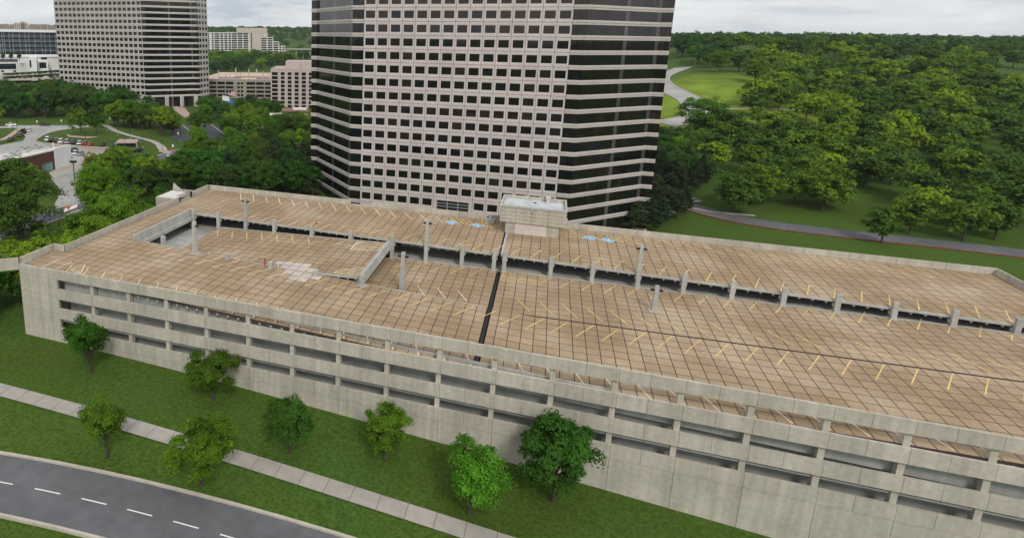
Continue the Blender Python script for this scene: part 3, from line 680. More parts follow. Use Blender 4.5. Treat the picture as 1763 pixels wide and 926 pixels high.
# lower floor seen through the gap under the far bay, and the wells
MB().box(-70.5, 80.2, 20.4, -57.0, 114.4, 20.75).build('lower_slab', MT['slab_grey'], GR)
MB().box(-57.0, 97.3, 20.9, -24.0, 114.4, 21.25).build('lower_slab', MT['slab_grey'], GR)
b = MB(); b.hexa([(-24, E1(-24)-.1, 20.3), (XR, E1(XR)-.1, 22.0), (XR, 114.4, 22.0), (-24, 114.4, 20.3), (-24, E1(-24)-.1, 20.80), (XR, E1(XR)-.1, 22.8), (XR, 114.4, 22.8), (-24, 114.4, 20.80)]); b.build('lower_slab', MT['slab_grey'], GR)
MB().box(-70.5, 80.2, 17.0, XR, 97.0, 17.3).build('basement_slab', MT['slab_grey'], GR)
MB().box(-64.0, 114.2, 20.7, XR, 114.5, 23.6).build('lower_back_wall', MT['slab_grey'], GR)
MB().box(-23.5, 103.0, 19.92, XJ-2.0, 103.3, 23.0).build('inner_ramp_wall', MT['slab_grey'], GR)
MB().box(XJ+2, 104.0, 19.92, XR, 104.3, 23.1).build('inner_ramp_wall', MT['slab_grey'], GR)
MB().box(-64.1, 80.2, 20.8, -63.9, 80.4, 23.6).build('well_wall', MT['slab_grey'], GR)
# edge kerb lips of the decks
def lip(x0, x1, yf, zf, h=.10, wd=.22, below=.28, name='edge_lip', m='precast_grey'):
    b = MB(); xs = np.linspace(x0, x1, 2 if x1-x0 < 8 else 6)
    for i in range(len(xs)-1):
        a, c = xs[i], xs[i+1]
        b.hexa([(a, yf(a)-wd, zf(a)-below), (c, yf(c)-wd, zf(c)-below), (c, yf(c)-.004, zf(c)-below), (a, yf(a)-.004, zf(a)-below), (a, yf(a)-wd, zf(a)+h), (c, yf(c)-wd, zf(c)+h), (c, yf(c)-.004, zf(c)+h), (a, yf(a)-.004, zf(a)+h)])
    b.build(name, MT[m], GR)
lip(-64.0, XJ-.2, E1, ZD1, h=.02); lip(XJ+.2, XR, E1, ZD1, h=.02)
lip(-57.6, -24.6, lambda X: E1(X)-.25, ZD2, h=.12, m='precast'); lip(-23.0, XJ-.4, lambda X: E1(X)-.25, ZD4, h=.12, m='precast'); lip(XJ+.5, XR, lambda X: E1(X)-.25, ZD4, h=.12, m='precast')
lip(-34.0, -24.6, cst(80.35), ZD2, h=.02, wd=.14); lip(-62.0, XJ-.4, cst(80.3), ZD3, h=.03, wd=.16, m='precast')
# columns along the open edge
XC = [-63.4, -57.8, -51.9, -45.9, -38.4, -31.0, -23.4, -17.5, -11.5, -6.35, -4.75, 2.3, 8.3, 14.6, 20.6, 26.7, 32.8, 38.9, 45, 51.1, 57.2]
for X in XC:
    y = E1(X)-.28; zf = (ZD1 if X < -58 else ZD2 if X < -24 else ZD4); zb_ = zf(X) if X > -60 else 20.7; tall = .95 if X < -40 or X > -24 else .75
    b = MB(); b.box(X-.3, y-.42, zb_-.05, X+.3, y+.10, 23.6); b.box(X-.3, y-.42, 23.6, X+.3, y+.02, 24.0+tall); b.box(X-.42, y-.55, zb_-.06, X+.42, y+.14, zb_+.08) ; b.build('column', MT['precast_grey'], GR)
    b = MB(); b.box(X-.46, y-.02, 23.1, X+.46, y+.24, 23.55); b.build('corbel', MT['precast_grey'], GR)
# stub columns along the near ramp and the beam at the end of the middle ramp
for px, py in ((280, 417), (391, 447.5), (465, 462), (543.5, 476)):
    P = on_z(px, py, ZD3(0), -.04, 0) if False else on_z(px, py, 24.0, -.04, -62); zc_ = ZD3(P[0])
    MB().box(P[0]-.32, P[1]-.1, zc_-.6, P[0]+.32, P[1]+.5, zc_+.95).build('stub_column', MT['precast_grey'], GR)
b = MB(); b.hexa([(-24.5, 79.6, 22.55), (-23.5, 79.6, 22.55), (-23.5, E1(-24)-.4, 22.75), (-24.5, E1(-24)-.4, 22.75), (-24.25, 79.6, 23.95), (-23.75, 79.6, 23.95), (-23.75, E1(-24)-.4, 23.95), (-24.25, E1(-24)-.4, 23.95)]); b.build('ramp_end_beam', MT['precast_grey'], GR)
b = MB(); b.box(-24.0, 79.3, 20.9, -23.4, 79.9, 24.0); b.box(-24.35, 79.0, 22.35, -23.0, 80.0, 22.55); b.build('beam_column', MT['precast_grey'], GR)
b = MB(); b.hexa([(-64.2, 80.2, 22.9), (-63.85, 80.2, 22.9), (-63.85, E1(-64), 22.9), (-64.2, E1(-64), 22.9), (-64.3, 80.2, 24.85), (-63.95, 80.2, 24.85), (-63.95, E1(-64), 24.85), (-64.3, E1(-64), 24.85)])
b.box(-63.84, 80.4, 22.75, -63.35, E1(-64)-.3, 23.35); b.build('well_edge_beam', MT['precast_grey'], GR)
for i in range(1, 4): MB().box(-63.94, 80.2+i*4.2, 23.37, -63.80, 80.2+i*4.2+.3, 24.82).build('beam_rib', MT['precast_grey'], GR)
# ---- painted lines
def line(a, c, zf, wd=.13, m='yellow', dz=.014):
    a, c = np.array(a[:2], float), np.array(c[:2], float); u = (c-a)/np.hypot(*(c-a)); v = np.array([-u[1], u[0]])*wd/2
    P = [a-v, c-v, c+v, a+v]; b = MB(); b.quad([(p[0], p[1], zf(p[0])+dz) for p in P]); return b.build('stall_line', MT[m], GR)
rl = random.Random(9)
x = -62.3; k = 0
while x < XR-4:
    if not (-10.2 < x < 6.4): line((x, 114.2), (x+2.5, 109.8), ZD1, m='cream' if x < -18 else 'yellow', wd=.14)
    x += 3.05
x = -55.8
while x < XR-3:
    if abs(x-XJ) > .5: line((x, E1(x)+.4), (x+1.65, E1(x)+4.7), ZD1, m='cream' if x < -37 else 'yellow', wd=.13)
    x += 3.05
x = -57.0+.6
for i in range(6): line((-57.35+3.03*i, 96.2), (-55.2+3.03*i, 92.1), ZD2, wd=.14)
for a, c in (((540, 407), (546, 395+190/7.98)), ): pass
line((-38.9, 96.0), (-37.0, 92.0), ZD2, wd=.14); line((-36.9, 92.1), (-35.0, 96.2), ZD2, wd=.14)
line((-33.3, 92.6), (-31.4, 96.2), ZD2, m='cream'); line((-30.5, 92.6), (-28.6, 96.2), ZD2, m='cream', wd=.14)
for i in range(7): line((-55.6+3.05*i, 82.4), (-53.6+3.05*i, 86.0), ZD2, m='cream', wd=.12)
i = 0
while -52.46+3.05*i < XR-3:
    X = -58.6+3.05*i
    line((X, 75.8), (X+2.35, 79.9), ZD3, m='cream' if X < -34 else 'yellow', wd=.13); i += 1
i = 0
while -66.0+3.05*i < XR-3:
    X = -65.3+3.05*i; line((X+1.5, 63.75), (X, 67.4 if X < -40 else 67.8), ZD3, m='cream', wd=.14); i += 1
for i in range(7): line((-21.95+3.05*i, 91.9), (-19.9+3.05*i, 96.2), ZD4, wd=.13) if -21.95+3.05*i < XJ-2.5 else None
for i in range(6): line((-16.6+3.05*i, 85.4), (-14.9+3.05*i, 82.2), ZD4, m='cream', wd=.13) if -16.6+3.05*i < XJ-2.5 else None
i = 0
while 3.65+3.05*i < XR-3: line((3.65+3.05*i, 91.4), (6.1+3.05*i, 95.9), ZD4, wd=.13); i += 1
i = 0
while -2.0+3.05*i < XR-3: line((-2.0+3.05*i, 85.2), (-.2+3.05*i, 81.4), ZD4, wd=.13); i += 1
def hatch(poly, n, ang, zf, m='yellow', wd=.10, edge=True, name='hatch_marking'):
    b = MB(); P = np.array(poly, float); d = np.array([math.cos(ang), math.sin(ang)]); nn = np.array([-d[1], d[0]]); s = P@nn
    def add(a, c):
        u = (c-a)/max(1e-6, np.hypot(*(c-a))); v = np.array([-u[1], u[0]])*wd/2; b.quad([(p[0], p[1], zf(p[0])+.013) for p in (a-v, c-v, c+v, a+v)])
    for k in range(1, n):
        t = s.min()+(s.max()-s.min())*k/n; hits = []
        for i in range(len(P)):
            a, c = P[i], P[(i+1) % len(P)]; sa, sc = a@nn-t, c@nn-t
            if sa*sc < 0: hits.append(a+(c-a)*sa/(sa-sc))
        if len(hits) >= 2: add(hits[0], hits[1])
    if edge:
        for i in range(len(P)): add(P[i], P[(i+1) % len(P)])
    b.build(name, MT[m], GR)
def pz(pts, zf, it=6):
    o = []
    for p in pts:
        z = 22.0
        for _ in range(it): P = on_z(*p, z); z = zf(P[0])
        o.append((P[0], P[1]))
    return o
hatch(pz([(870, 463.5), (862, 481), (928, 489.5), (955, 476)], ZD4), 9, R_(-28), ZD4)
hatch(pz([(603, 430), (616, 415.5), (666, 417.5), (650, 432)], ZD2), 7, R_(-6), ZD2, m='cream', wd=.14)
hatch(pz([(575, 470), (583, 464.5), (630, 461), (621, 475)], ZD2), 6, R_(-4), ZD2, m='cream', wd=.13)
hatch(pz([(962, 393), (974, 391.5), (1006, 411.5), (962, 406)], ZD1), 5, R_(20), ZD1, wd=.13)
hatch(pz([(828, 384), (838, 374), (862, 382), (858, 391), (840, 392.5)], ZD1), 6, R_(8), ZD1, wd=.13)
hatch(pz([(785, 374), (794, 375), (811, 389), (799, 386)], ZD1), 3, R_(0), ZD1, wd=.13)
hatch(pz([(1052, 405), (1062, 405.5), (1091, 421.5), (1075, 419)], ZD1), 3, R_(0), ZD1, wd=.13)
hatch(pz([(130, 459), (147, 455), (139, 471), (122, 465)], ZD3), 5, R_(20), ZD3, m='cream', wd=.13)
line(pz([(73, 459)], ZD3)[0], pz([(102, 446.5)], ZD3)[0], ZD3, m='cream'); line(pz([(95, 463)], ZD3)[0], pz([(124, 450.5)], ZD3)[0], ZD3, m='cream')
# accessible-bay emblems: blue square with a white seated figure in a wheel
def emblem(px, py):
    P = on_z(px, py, 24.0); a = R_(62); u = np.array([math.cos(a), math.sin(a)]); v = np.array([-u[1], u[0]]); c = P[:2]
    f = lambda s, t: tuple(c+u*s+v*t)
    b = MB(); h = .82
    b.quad([(*f(-h-.1, h+.1), 24.016), (*f(-h-.1, -h-.1), 24.016), (*f(h+.1, -h-.1), 24.016), (*f(h+.1, h+.1), 24.016)][::-1], 1)
    b.quad([(*f(-h, h), 24.020), (*f(-h, -h), 24.020), (*f(h, -h), 24.020), (*f(h, h), 24.020)][::-1], 0)
    def bar(p, q, wd=.14):
        p, q = np.array(p), np.array(q); d = (q-p)/np.hypot(*(q-p)); n = np.array([-d[1], d[0]])*wd/2
        b.quad([(*f(*(p-n)), 24.024), (*f(*(q-n)), 24.024), (*f(*(q+n)), 24.024), (*f(*(p+n)), 24.024)], 1)
    for k in range(14):
        t0, t1_ = R_(120+k*20), R_(120+(k+1)*20); bar((-.22+.34*math.cos(t0), .05+.34*math.sin(t0)), (-.22+.34*math.cos(t1_), .05+.34*math.sin(t1_)), .11)
    bar((.45, .12), (-.08, .05)); bar((.18, .08), (.16, -.22), .11); bar((-.08, .05), (-.10, -.33)); bar((-.10, -.33), (-.45, -.48)); 
    b.quad([(*f(.62+.12*math.cos(k*math.pi/4), .14+.12*math.sin(k*math.pi/4)), 24.024) for k in range(8)], 1)
    b.build('accessible_bay_emblem', [MT['blue_sign'], MT['white_paint']], GR)
for p in ((777.5, 383), (822, 388), (1015.5, 409.6), (1047, 413.5)): emblem(*p)
# ---- stair tower house on the far bay
ST = empty('stair_house', (-1.2, 111.4, 24), 'flat roofed block stair house standing on the far edge of the garage roof', 'stair house')
Y0 = 107.6
def courses(x0, x1, zs, y, joints):
    for k in range(len(zs)-1):
        js = [x0]+[j for j in joints if x0 < j < x1]+[x1]
        for i in range(len(js)-1): MB().box(js[i]+.03, y, zs[k]+.025, js[i+1]-.03, y+.25, zs[k+1]-.025).build('wall_block', MT['precast'], ST)
JX = (-4.05, -1.45, 1.35)
courses(-6.75, 4.4, [26.1, 26.75, 27.4, 28.05, 28.7, 29.2], Y0, JX)
courses(-5.7, 3.3, [24.02, 25.05, 26.1], Y0+.3, JX)
MB().box(-6.65, Y0+.05, 26.12, 4.3, Y0+.3, 29.15).build('wall_core', MT['precast_joint'], ST)
MB().box(-5.6, Y0+.35, 23.95, 3.2, Y0+.6, 26.1).build('wall_core', MT['precast_joint'], ST)
MB().box(-4.05, Y0+.2, 24.05, 1.35, Y0+.29, 25.95).build('pale_door_panel', MT['pale_panel'], ST)
MB().box(-6.75, Y0+.3, 26.1, -6.5, 115.2, 29.2).build('side_wall', MT['precast'], ST); MB().box(4.15, Y0+.3, 26.1, 4.4, 115.2, 29.2).build('side_wall', MT['precast'], ST)
MB().box(-5.75, Y0+.6, 23.95, -5.5, 114.6, 26.1).build('side_wall', MT['precast_grey'], ST); MB().box(3.1, Y0+.6, 23.95, 3.35, 114.6, 26.1).build('side_wall', MT['precast_grey'], ST)
MB().box(-6.5, Y0+.6, 25.8, 4.15, 115.0, 26.1).build('soffit', MT['precast_grey'], ST)
MB().box(-6.75, 115.2, 2, 4.4, 115.5, 29.18).build('rear_wall', MT['precast'], ST)
MB().box(-6.45, Y0+.28, 28.0, 4.1, 115.18, 28.62).build('roof', MT['roof_blue'], ST)
MB().box(-6.75, Y0+.28, 29.22, -6.42, 115.2, 29.24).build('roof_kerb', MT['precast'], ST); MB().box(4.08, Y0+.28, 29.22, 4.4, 115.2, 29.24).build('roof_kerb', MT['precast'], ST)
MB().box(-6.8, Y0-.1, 29.0, 4.45, Y0+.2, 29.28).build('gutter', MT['unit'], ST)
MB().box(-1.5, Y0-.22, 28.35, -1.2, Y0-.12, 29.0).build('scupper', MT['steel'], ST)
MB().cyl((-1.0, 113.2, 28.61), (-1.0, 113.2, 28.70), .3, n=10).build('roof_drain', MT['black'], ST)
b = MB(); b.box(.9, 114.2, 28.6, 1.5, 114.8, 29.5); b.box(.75, 114.05, 29.5, 1.65, 114.95, 29.65); b.build('roof_vent', MT['pale_panel'], ST)
MB().box(4.42, Y0+.9, 26.9, 4.62, Y0+1.3, 27.5).build('wall_light', MT['unit'], ST)

# ---- entry landing on the left edge
EL = empty('stair_landing', (-73.5, 105.8, 14), 'small white roofed stair landing outside the left parapet', 'stair landing')
MB().box(-75.6, 102.2, 12, -75.35, 110.8, 24.9).build('wall', MT['precast'], EL); MB().box(-75.35, 102.2, 12, -71.0, 102.45, 24.9).build('wall', MT['precast'], EL)
MB().box(-75.35, 110.55, 12, -71.0, 110.8, 24.6).build('wall', MT['precast'], EL)
MB().box(-75.33, 102.47, 24.2, -72.0, 107.7, 24.98).build('roof', MT['roof_white'], EL); MB().box(-71.98, 102.47, 24.2, -71.0, 104.2, 24.95).build('roof', MT['roof_white'], EL)
b = MB(); b.quad([(-75.5, 108.2, 24.9), (-73.2, 108.2, 24.9), (-75.3, 108.2, 26.5)]); b.quad([(-75.5, 108.5, 24.9), (-75.3, 108.5, 26.5), (-73.2, 108.5, 24.9)]); b.quad([(-73.2, 108.2, 24.9), (-73.2, 108.5, 24.9), (-75.3, 108.5, 26.5), (-75.3, 108.2, 26.5)]); b.quad([(-75.5, 108.2, 24.9), (-75.3, 108.2, 26.5), (-75.3, 108.5, 26.5), (-75.5, 108.5, 24.9)]); b.build('fin_wall', MT['precast'], EL)
MB().box(-75.3, 107.75, 21, -71.1, 110.5, 21.3).build('stair_floor', MT['dark'], EL)
MB().box(-70.9, 103.3, 24.05, -70.5, 103.6, 25.0).build('gate_post', MT['black'], EL); MB().box(-70.9, 107.62, 24.05, -70.5, 107.9, 25.2).build('gate_post', MT['black'], EL)

# ---- concrete lamp posts, plant, bollards and pipes on the deck
def deck_lamp(px, pyb, pyt, zf, label, wd=.5, on_edge=False, X=None):
    if on_edge: Y = E1(X)-.28; x = X; zb_ = 24.9; zt_ = on_y(px, pyt, Y)[2]
    else:
        (x, Y), = pz([(px, pyb)], zf); zb_ = zf(x); zt_ = on_y(px, pyt, Y)[2]
    r = empty('lamp_post', (x, Y, zb_), label, 'lamp post', 'concrete lamp posts on the garage roof')
    b = MB(); b.hexa([(x-wd*.62, Y-wd*.5, zb_-.05), (x+wd*.62, Y-wd*.5, zb_-.05), (x+wd*.62, Y+wd*.5, zb_-.05), (x-wd*.62, Y+wd*.5, zb_-.05), (x-wd*.42, Y-wd*.4, zt_), (x+wd*.42, Y-wd*.4, zt_), (x+wd*.42, Y+wd*.4, zt_), (x-wd*.42, Y+wd*.4, zt_)]); b.build('post', MT['precast_grey'], r)
    if not on_edge: MB().box(x-.75, Y-.6, zb_-.04, x+.75, Y+.6, zb_+.12).build('base_pad', MT['precast'], r)
    for s in (-1, 1):
        MB().box(x+s*wd*.42-(.5 if s < 0 else 0), Y-.17, zt_-.75, x+s*wd*.42+(.5 if s > 0 else 0), Y+.17, zt_-.52).build('lamp_head', MT['black'], r)
    return r
deck_lamp(336, 436, 382, ZD3, 'tall concrete lamp post at the left end of the sunken middle ramp', .62)
deck_lamp(421, 0, 341, ZD1, 'concrete lamp post rising from the far bay edge nearest the left', .5, True, -51.9)
deck_lamp(736, 0, 378, ZD1, 'concrete lamp post on the far bay edge over the lower right ramp', .5, True, -17.5)
deck_lamp(1101, 0, 421, ZD1, 'concrete lamp post leaning in view in front of the right hand bay', .5, True, 14.6)
deck_lamp(692, 504, 434, ZD4, 'lamp post standing where the near bay meets the lower ramp right of the beam', .62)
(x_, y_), = pz([(1126, 520)], ZD4)
deck_lamp(1126, 535, 491, ZD4, 'lamp post cut by the bottom of the picture at right', .6)
AC = empty('air_conditioner', (*on_z(843, 384.5, 24.0)[:2], 24.0), 'pale grey twin fan cooling unit beside the stair house', 'cooling unit')
x, y = AC.location.x, AC.location.y
MB().box(x-.85, y-.1, 24.02, x+.85, y+.85, 25.0).build('casing', MT['unit'], AC)
for s in (-1, 1): MB().cyl((x+s*.42, y+.38, 25.0), (x+s*.42, y+.38, 25.05), .3, n=12).build('fan', MT['black'], AC)
MB().box(x-.75, y-.13, 24.2, x+.75, y-.105, 24.9).build('grille', MT['steel'], AC)
def post(px, py, h, r, m, label, name='bollard', cat='bollard', zf=ZD1, tee=False):
    (x, y), = pz([(px, py)], zf); z = zf(x); b = MB(); b.cyl((x, y, z-.02), (x, y, z+h), r, r, 8)
    if tee: b.cyl((x-.2, y, z+h*.85), (x+.2, y, z+h*.85), r*.9, r*.9, 6)
    o = b.build(name, MT[m], None, origin=(x, y, z)); set_props(o, label, cat); return o
post(830, 385, 1.05, .12, 'yellow_bright', 'yellow guard post left of the grey cooling unit')
post(848, 387, 1.0, .06, 'yellow_bright', 'thin yellow guard post right before the grey cooling unit')
post(545, 397, 1.9, .10, 'red', 'red standpipe beside a column of the far bay edge', 'standpipe', 'standpipe', ZD2)
post(456, 458, 1.25, .09, 'red', 'red standpipe with a cross arm beside the stub column', 'standpipe', 'standpipe', ZD3, True)
post(479, 461.5, 1.0, .05, 'white_paint', 'white marker post on the pale topping patch', 'marker_post', 'marker post', ZD3)
post(528.5, 467.5, 1.0, .06, 'cream', 'cream marker post where the dark ramp gap begins', 'marker_post', 'marker post', ZD3)
(x, y), = pz([(872, 394)], ZD1)
# ------------------------------------------------------------------ buildings farther off
class Frame:
    def __init__(s, px, py, depth, twist=0.0):
        P = ray(px, py)*depth; s.O = P[:2]; h = P[:2]/np.hypot(*P[:2]); a = math.atan2(-h[0], h[1])+R_(twist)
        s.u = np.array([math.cos(a), math.sin(a)]); s.n = np.array([s.u[1], -s.u[0]])
    def pt(s, px, py, d=0.0):                           # (along, z) where the pixel ray meets the facade plane moved out by d
        r = ray(px, py); o = s.O+s.n*d; t = (o@s.n)/(r[:2]@s.n); p = r*t; return (p[:2]-o)@s.u, p[2]+ZC
    def xyz(s, a, d, z): p = s.O+s.u*a+s.n*d; return (p[0], p[1], z)
    def box(s, b, a0, a1, d0, d1, z0, z1, mi=0): return b.fbox(s.O, s.u, a0, a1, d0, d1, z0, z1, mi)
    def quad(s, b, a0, a1, z0, z1, d, mi=0): return b.quad([s.xyz(a0, d, z0), s.xyz(a1, d, z0), s.xyz(a1, d, z1), s.xyz(a0, d, z1)], mi)
def gridwall(root, fr, px0, px1, yt, yb, cols, rows, wall, glasses, rec=.5, wname='wall', gname='window', d=0.0, rg=random.Random(4), full=None):
    """wall of piers and bands with every window its own recessed pane"""
    pm_ = (px0+px1)/2; X = lambda p: fr.pt(p, (yt+yb)/2, d)[0]; Z = lambda y: fr.pt(pm_, y, d)[1]
    a0, a1, z0, z1 = X(px0), X(px1), Z(yb), Z(yt); b = MB(); rows = sorted(rows); edge = z1
    for (ya, yc) in rows: fr.box(b, a0, a1, d-rec, d, Z(ya), edge); edge = Z(yc)
    fr.box(b, a0, a1, d-rec, d, z0, edge); xs = sorted(cols); e0 = a0
    piers = []
    for (pa, pb) in xs: piers.append((e0, X(pa))); e0 = X(pb)
    piers.append((e0, a1))
    for (p, q) in piers:
        if q-p > .02:
            for (ya, yc) in rows: fr.box(b, p, q, d-rec, d-.012, Z(yc), Z(ya))
    b.build(wname, wall, root)
    for (ya, yc) in rows:
        for (pa, pb) in xs:
            b = MB(); fr.quad(b, X(pa)-.05, X(pb)+.05, Z(yc)-.05, Z(ya)+.05, d-rec+.04); b.build(gname, rg.choice(glasses), root)
    return a0, a1, z0, z1
GL = [MT['glass'], MT['glass'], MT['glass3'], MT['glass2']]
# white and glass office block at the left
fr = Frame(50, 75, 546); B1 = empty('glass_office_block', (*fr.O, 23), 'long glass office block with a white roof slab and white podium at far left', 'office building')
X = lambda p: fr.pt(p, 75)[0]; Z = lambda y: fr.pt(50, y)[1]
b = MB(); fr.box(b, X(-40), X(108), -25, -.3, 20, Z(51)); b.build('core', MT['dark'], B1)
b = MB(); fr.box(b, X(-42), X(110), -26, 1.5, Z(56), Z(51.3)); b.build('roof_slab', MT['white'], B1)
yr = [56, 60, 64.3, 68.5, 72.5, 76.5, 80.5, 84.5, 88.5, 94.3]; rg = random.Random(2)
xm = [-40, -32, -24, -16, -8, 0, 4.5, 8, 16.5, 22.5, 34.5, 44, 50, 60, 71.5, 77.5, 86, 96, 104]
for i in range(len(yr)-1):
    for j in range(len(xm)-1):
        b = MB(); fr.quad(b, X(xm[j])+.02, X(xm[j+1])-.02, Z(yr[i+1])+.02, Z(yr[i])-.02, rg.uniform(-.03, .03)); b.build('pane', MT['glass_blue'] if i % 2 == 0 else MT['glass_grey'], B1)
for x in xm: b = MB(); fr.box(b, X(x)-.06, X(x)+.06, -.1, .2, Z(94.3), Z(56)); b.build('mullion', MT['white'], B1)
for i in range(2, 9, 2): b = MB(); fr.box(b, X(-40), X(104), -.1, .12, Z(yr[i])-.07, Z(yr[i])+.07); b.build('transom', MT['steel'], B1)
b = MB(); fr.box(b, X(-42), X(110), -24, 2.0, Z(98.5), Z(94.3)); b.build('podium_slab', MT['white'], B1)
b = MB(); fr.box(b, X(-42), X(98), -20, 1.0, 18, Z(98.5)); b.build('podium_wall', MT['off_white'], B1)
b = MB(); fr.quad(b, X(-40), X(28), Z(107), Z(102), 1.05); b.build('podium_glazing', MT['glass_grey'], B1)
b = MB(); fr.box(b, X(-42), X(52), 1.0, 16, 16, Z(107.5)); b.build('lower_podium', MT['off_white'], B1)
for p0, p1, ya, yb in ((-40, 27.5, 110.2, 119.5), (-40, -10, 121.5, 124), (1, 6, 121.5, 124.5), (22, 27, 121.5, 124.5)):
    b = MB(); fr.quad(b, fr.pt(p0, 114, 16.05)[0], fr.pt(p1, 114, 16.05)[0], fr.pt(20, yb, 16.05)[1], fr.pt(20, ya, 16.05)[1], 16.05); b.build('podium_window', MT['glass_blue'], B1)
b = MB(); fr.box(b, X(48), X(60), 1.0, 20, 16, Z(98.6)); b.build('entrance_pylon', MT['white'], B1)
b = MB(); fr.quad(b, fr.pt(51, 110, 20.05)[0], fr.pt(54, 110, 20.05)[0], fr.pt(52, 116.5, 20.05)[1], fr.pt(52, 104, 20.05)[1], 20.05); b.build('slot_window', MT['glass_blue'], B1)
b = MB(); fr.box(b, X(61), X(79), 1.0, 12, 16, Z(105)); b.build('entrance_block', MT['white'], B1)
b = MB(); fr.quad(b, X(64), X(76), Z(117), Z(107), 12.05); b.build('entrance_glazing', MT['glass_blue'], B1)
b = MB(); fr.quad(b, X(68), X(78.5), Z(103), Z(99.3), 1.05); b.build('upper_window', MT['glass_blue'], B1)
# long beige apartment row on the skyline
fr = Frame(50, 45, 1050); B2 = empty('apartment_row', (*fr.O, 40), 'long rosy beige apartment row with a taller middle block on the skyline', 'apartment building')
X = lambda p: fr.pt(p, 45)[0]; Z = lambda y: fr.pt(50, y)[1]
for p0, p1, y, m, nm in ((-60, 26, 43.2, 'rosy', 'wing'), (24.5, 49, 39.8, 'beige', 'tall_block'), (47, 110, 44, 'rosy', 'wing'), (36, 43, 37.4, 'beige', 'lift_house')):
    b = MB(); fr.box(b, X(p0), X(p1), -18+(0 if nm == 'wing' else -2), 0+(0 if nm == 'wing' else 2), 35, Z(y)); b.build(nm, MT[m], B2)
rg = random.Random(8)
for i in range(46):
    p = -40+i*3.1
    if 23 < p < 50: continue
    b = MB(); fr.box(b, X(p), X(p+1.3), -.2, .8, Z(52), Z(rg.choice((42.6, 43.4)))); b.build('bay', MT[rg.choice(('beige', 'rosy', 'tan_grey'))], B2)
    for k in range(2): b = MB(); fr.quad(b, X(p+1.5), X(p+2.4), Z(47.2+2.6*k), Z(45.6+2.6*k), .05); b.build('window', MT['glass2'], B2)
for i in range(7):
    for k in range(4): b = MB(); fr.quad(b, X(26+i*3.2), X(27.6+i*3.2), Z(43.4+2.4*k), Z(41.9+2.4*k), 2.05); b.build('window', MT['glass2'], B2)
# stepped white office block in the middle distance
fr = Frame(430, 80, 960, 4); B3 = empty('stepped_office_block', (*fr.O, 20), 'white stepped office block with a blank beige core above the middle trees', 'office building')
rows = lambda y0, n: [(y0+3.76*k, y0+3.76*k+2.5) for k in range(n)]
X = lambda p: fr.pt(p, 80)[0]; Z = lambda y: fr.pt(430, y)[1]
gridwall(B3, fr, 356, 393, 56.3, 112, [(357, 361), (365, 368.2), (369.8, 378.3), (379.8, 385), (386.6, 392)], rows(58, 13), MT['off_white'], GL, .35)
gridwall(B3, fr, 393, 409.5, 56.3, 112, [(393.8, 398), (399.3, 408)], rows(58, 13), MT['off_white'], GL, .35, d=-2.0)
gridwall(B3, fr, 408.5, 430, 57, 112, [(409.5, 417.7), (419.3, 427.5)], rows(58, 13), MT['off_white'], GL, .35, d=.4)
gridwall(B3, fr, 430, 449.5, 57, 112, [(432, 434.4)], rows(58, 13), MT['beige'], GL, .3, d=1.0)
b = MB(); fr.box(b, X(408.3), X(460), -14, 1.2, Z(57), Z(48.6)); b.build('core_top', MT['beige'], B3)
b = MB(); fr.box(b, X(449.3), X(460), -14, .6, Z(66), Z(57)); b.build('core_side', MT['beige'], B3)
for p0, p1, yt, y0 in ((449.5, 460.5, 64.4, 66), (460.5, 470.6, 64.4, 66), (470.6, 480.6, 71.8, 73.5), (480.6, 490.8, 79.4, 81), (490.8, 501.2, 87.6, 88.6)):
    n = int((112-y0)/3.76)
    gridwall(B3, fr, p0, p1, yt, 112, [(p0+.4, p1-1.4)] if p0 < 480 else [(p0+.5, p0+4), (p0+6, p1-1)], rows(y0, n), MT['off_white'], GL, .35)
gridwall(B3, fr, 454.8, 461, 57.8, 64.4, [(456, 460.3)], [(58.8, 60.6), (62.2, 64)], MT['off_white'], GL, .35, d=.9)
b = MB(); fr.box(b, X(356), X(449), -16, -2.9, 18, Z(57.2)); b.build('body', MT['off_white'], B3)
for p0, p1, y in ((449, 470.4, 65), (470, 480.4, 72.4), (480, 490.6, 80), (490, 501, 88.2)): b = MB(); fr.box(b, X(p0), X(p1), -16, -.9, 18, Z(y)); b.build('body', MT['off_white'], B3)
# far parking garage and the pink office in front of it
fr = Frame(418, 150, 483, -8); B4 = empty('far_parking_garage', (*fr.O, 7), 'beige multistorey parking garage with an open roof deck beyond the flags', 'parking garage')
X = lambda p: fr.pt(p, 150)[0]; Z = lambda y: fr.pt(418, y)[1]
zr = Z(139.5)
b = MB(); fr.box(b, X(340), X(486), -60, -1.2, 2, zr-.6); b.build('core', MT['dark'], B4)
b = MB(); fr.box(b, X(338), X(490), -108, -.2, zr-.55, zr); b.build('roof_deck', MT['far_deck'], B4)
b = MB(); fr.box(b, X(338), X(490), -.3, .1, zr-1.0, zr+1.1); b.build('parapet', MT['tan_grey'], B4)
for k, y in enumerate((146.5, 153.2, 160.2, 167.2, 174)):
    for p0, p1 in ((338, 373), (374, 387.5), (388.6, 402), (424.5, 439.5), (440.8, 454.5), (456, 486)):
        b = MB(); fr.box(b, X(p0), X(p1), -.4, .1, Z(y+2.6), Z(y)); b.build('spandrel', MT['tan_grey'], B4)
for p in (373.5, 388, 440.2, 455.2): b = MB(); fr.box(b, X(p)-.4, X(p)+.4, -.5, .3, 2, zr-1.01); b.build('pier', MT['tan_grey'], B4)
gridwall(B4, fr, 402, 424.5, 141.2, 180, [(408.7, 412.8), (414.8, 418.8)], [(142, 146), (148.8, 153), (155.6, 159.8), (162.4, 166.6)], MT['tan_grey'], GL, .6, 'stair_wall', d=.6)
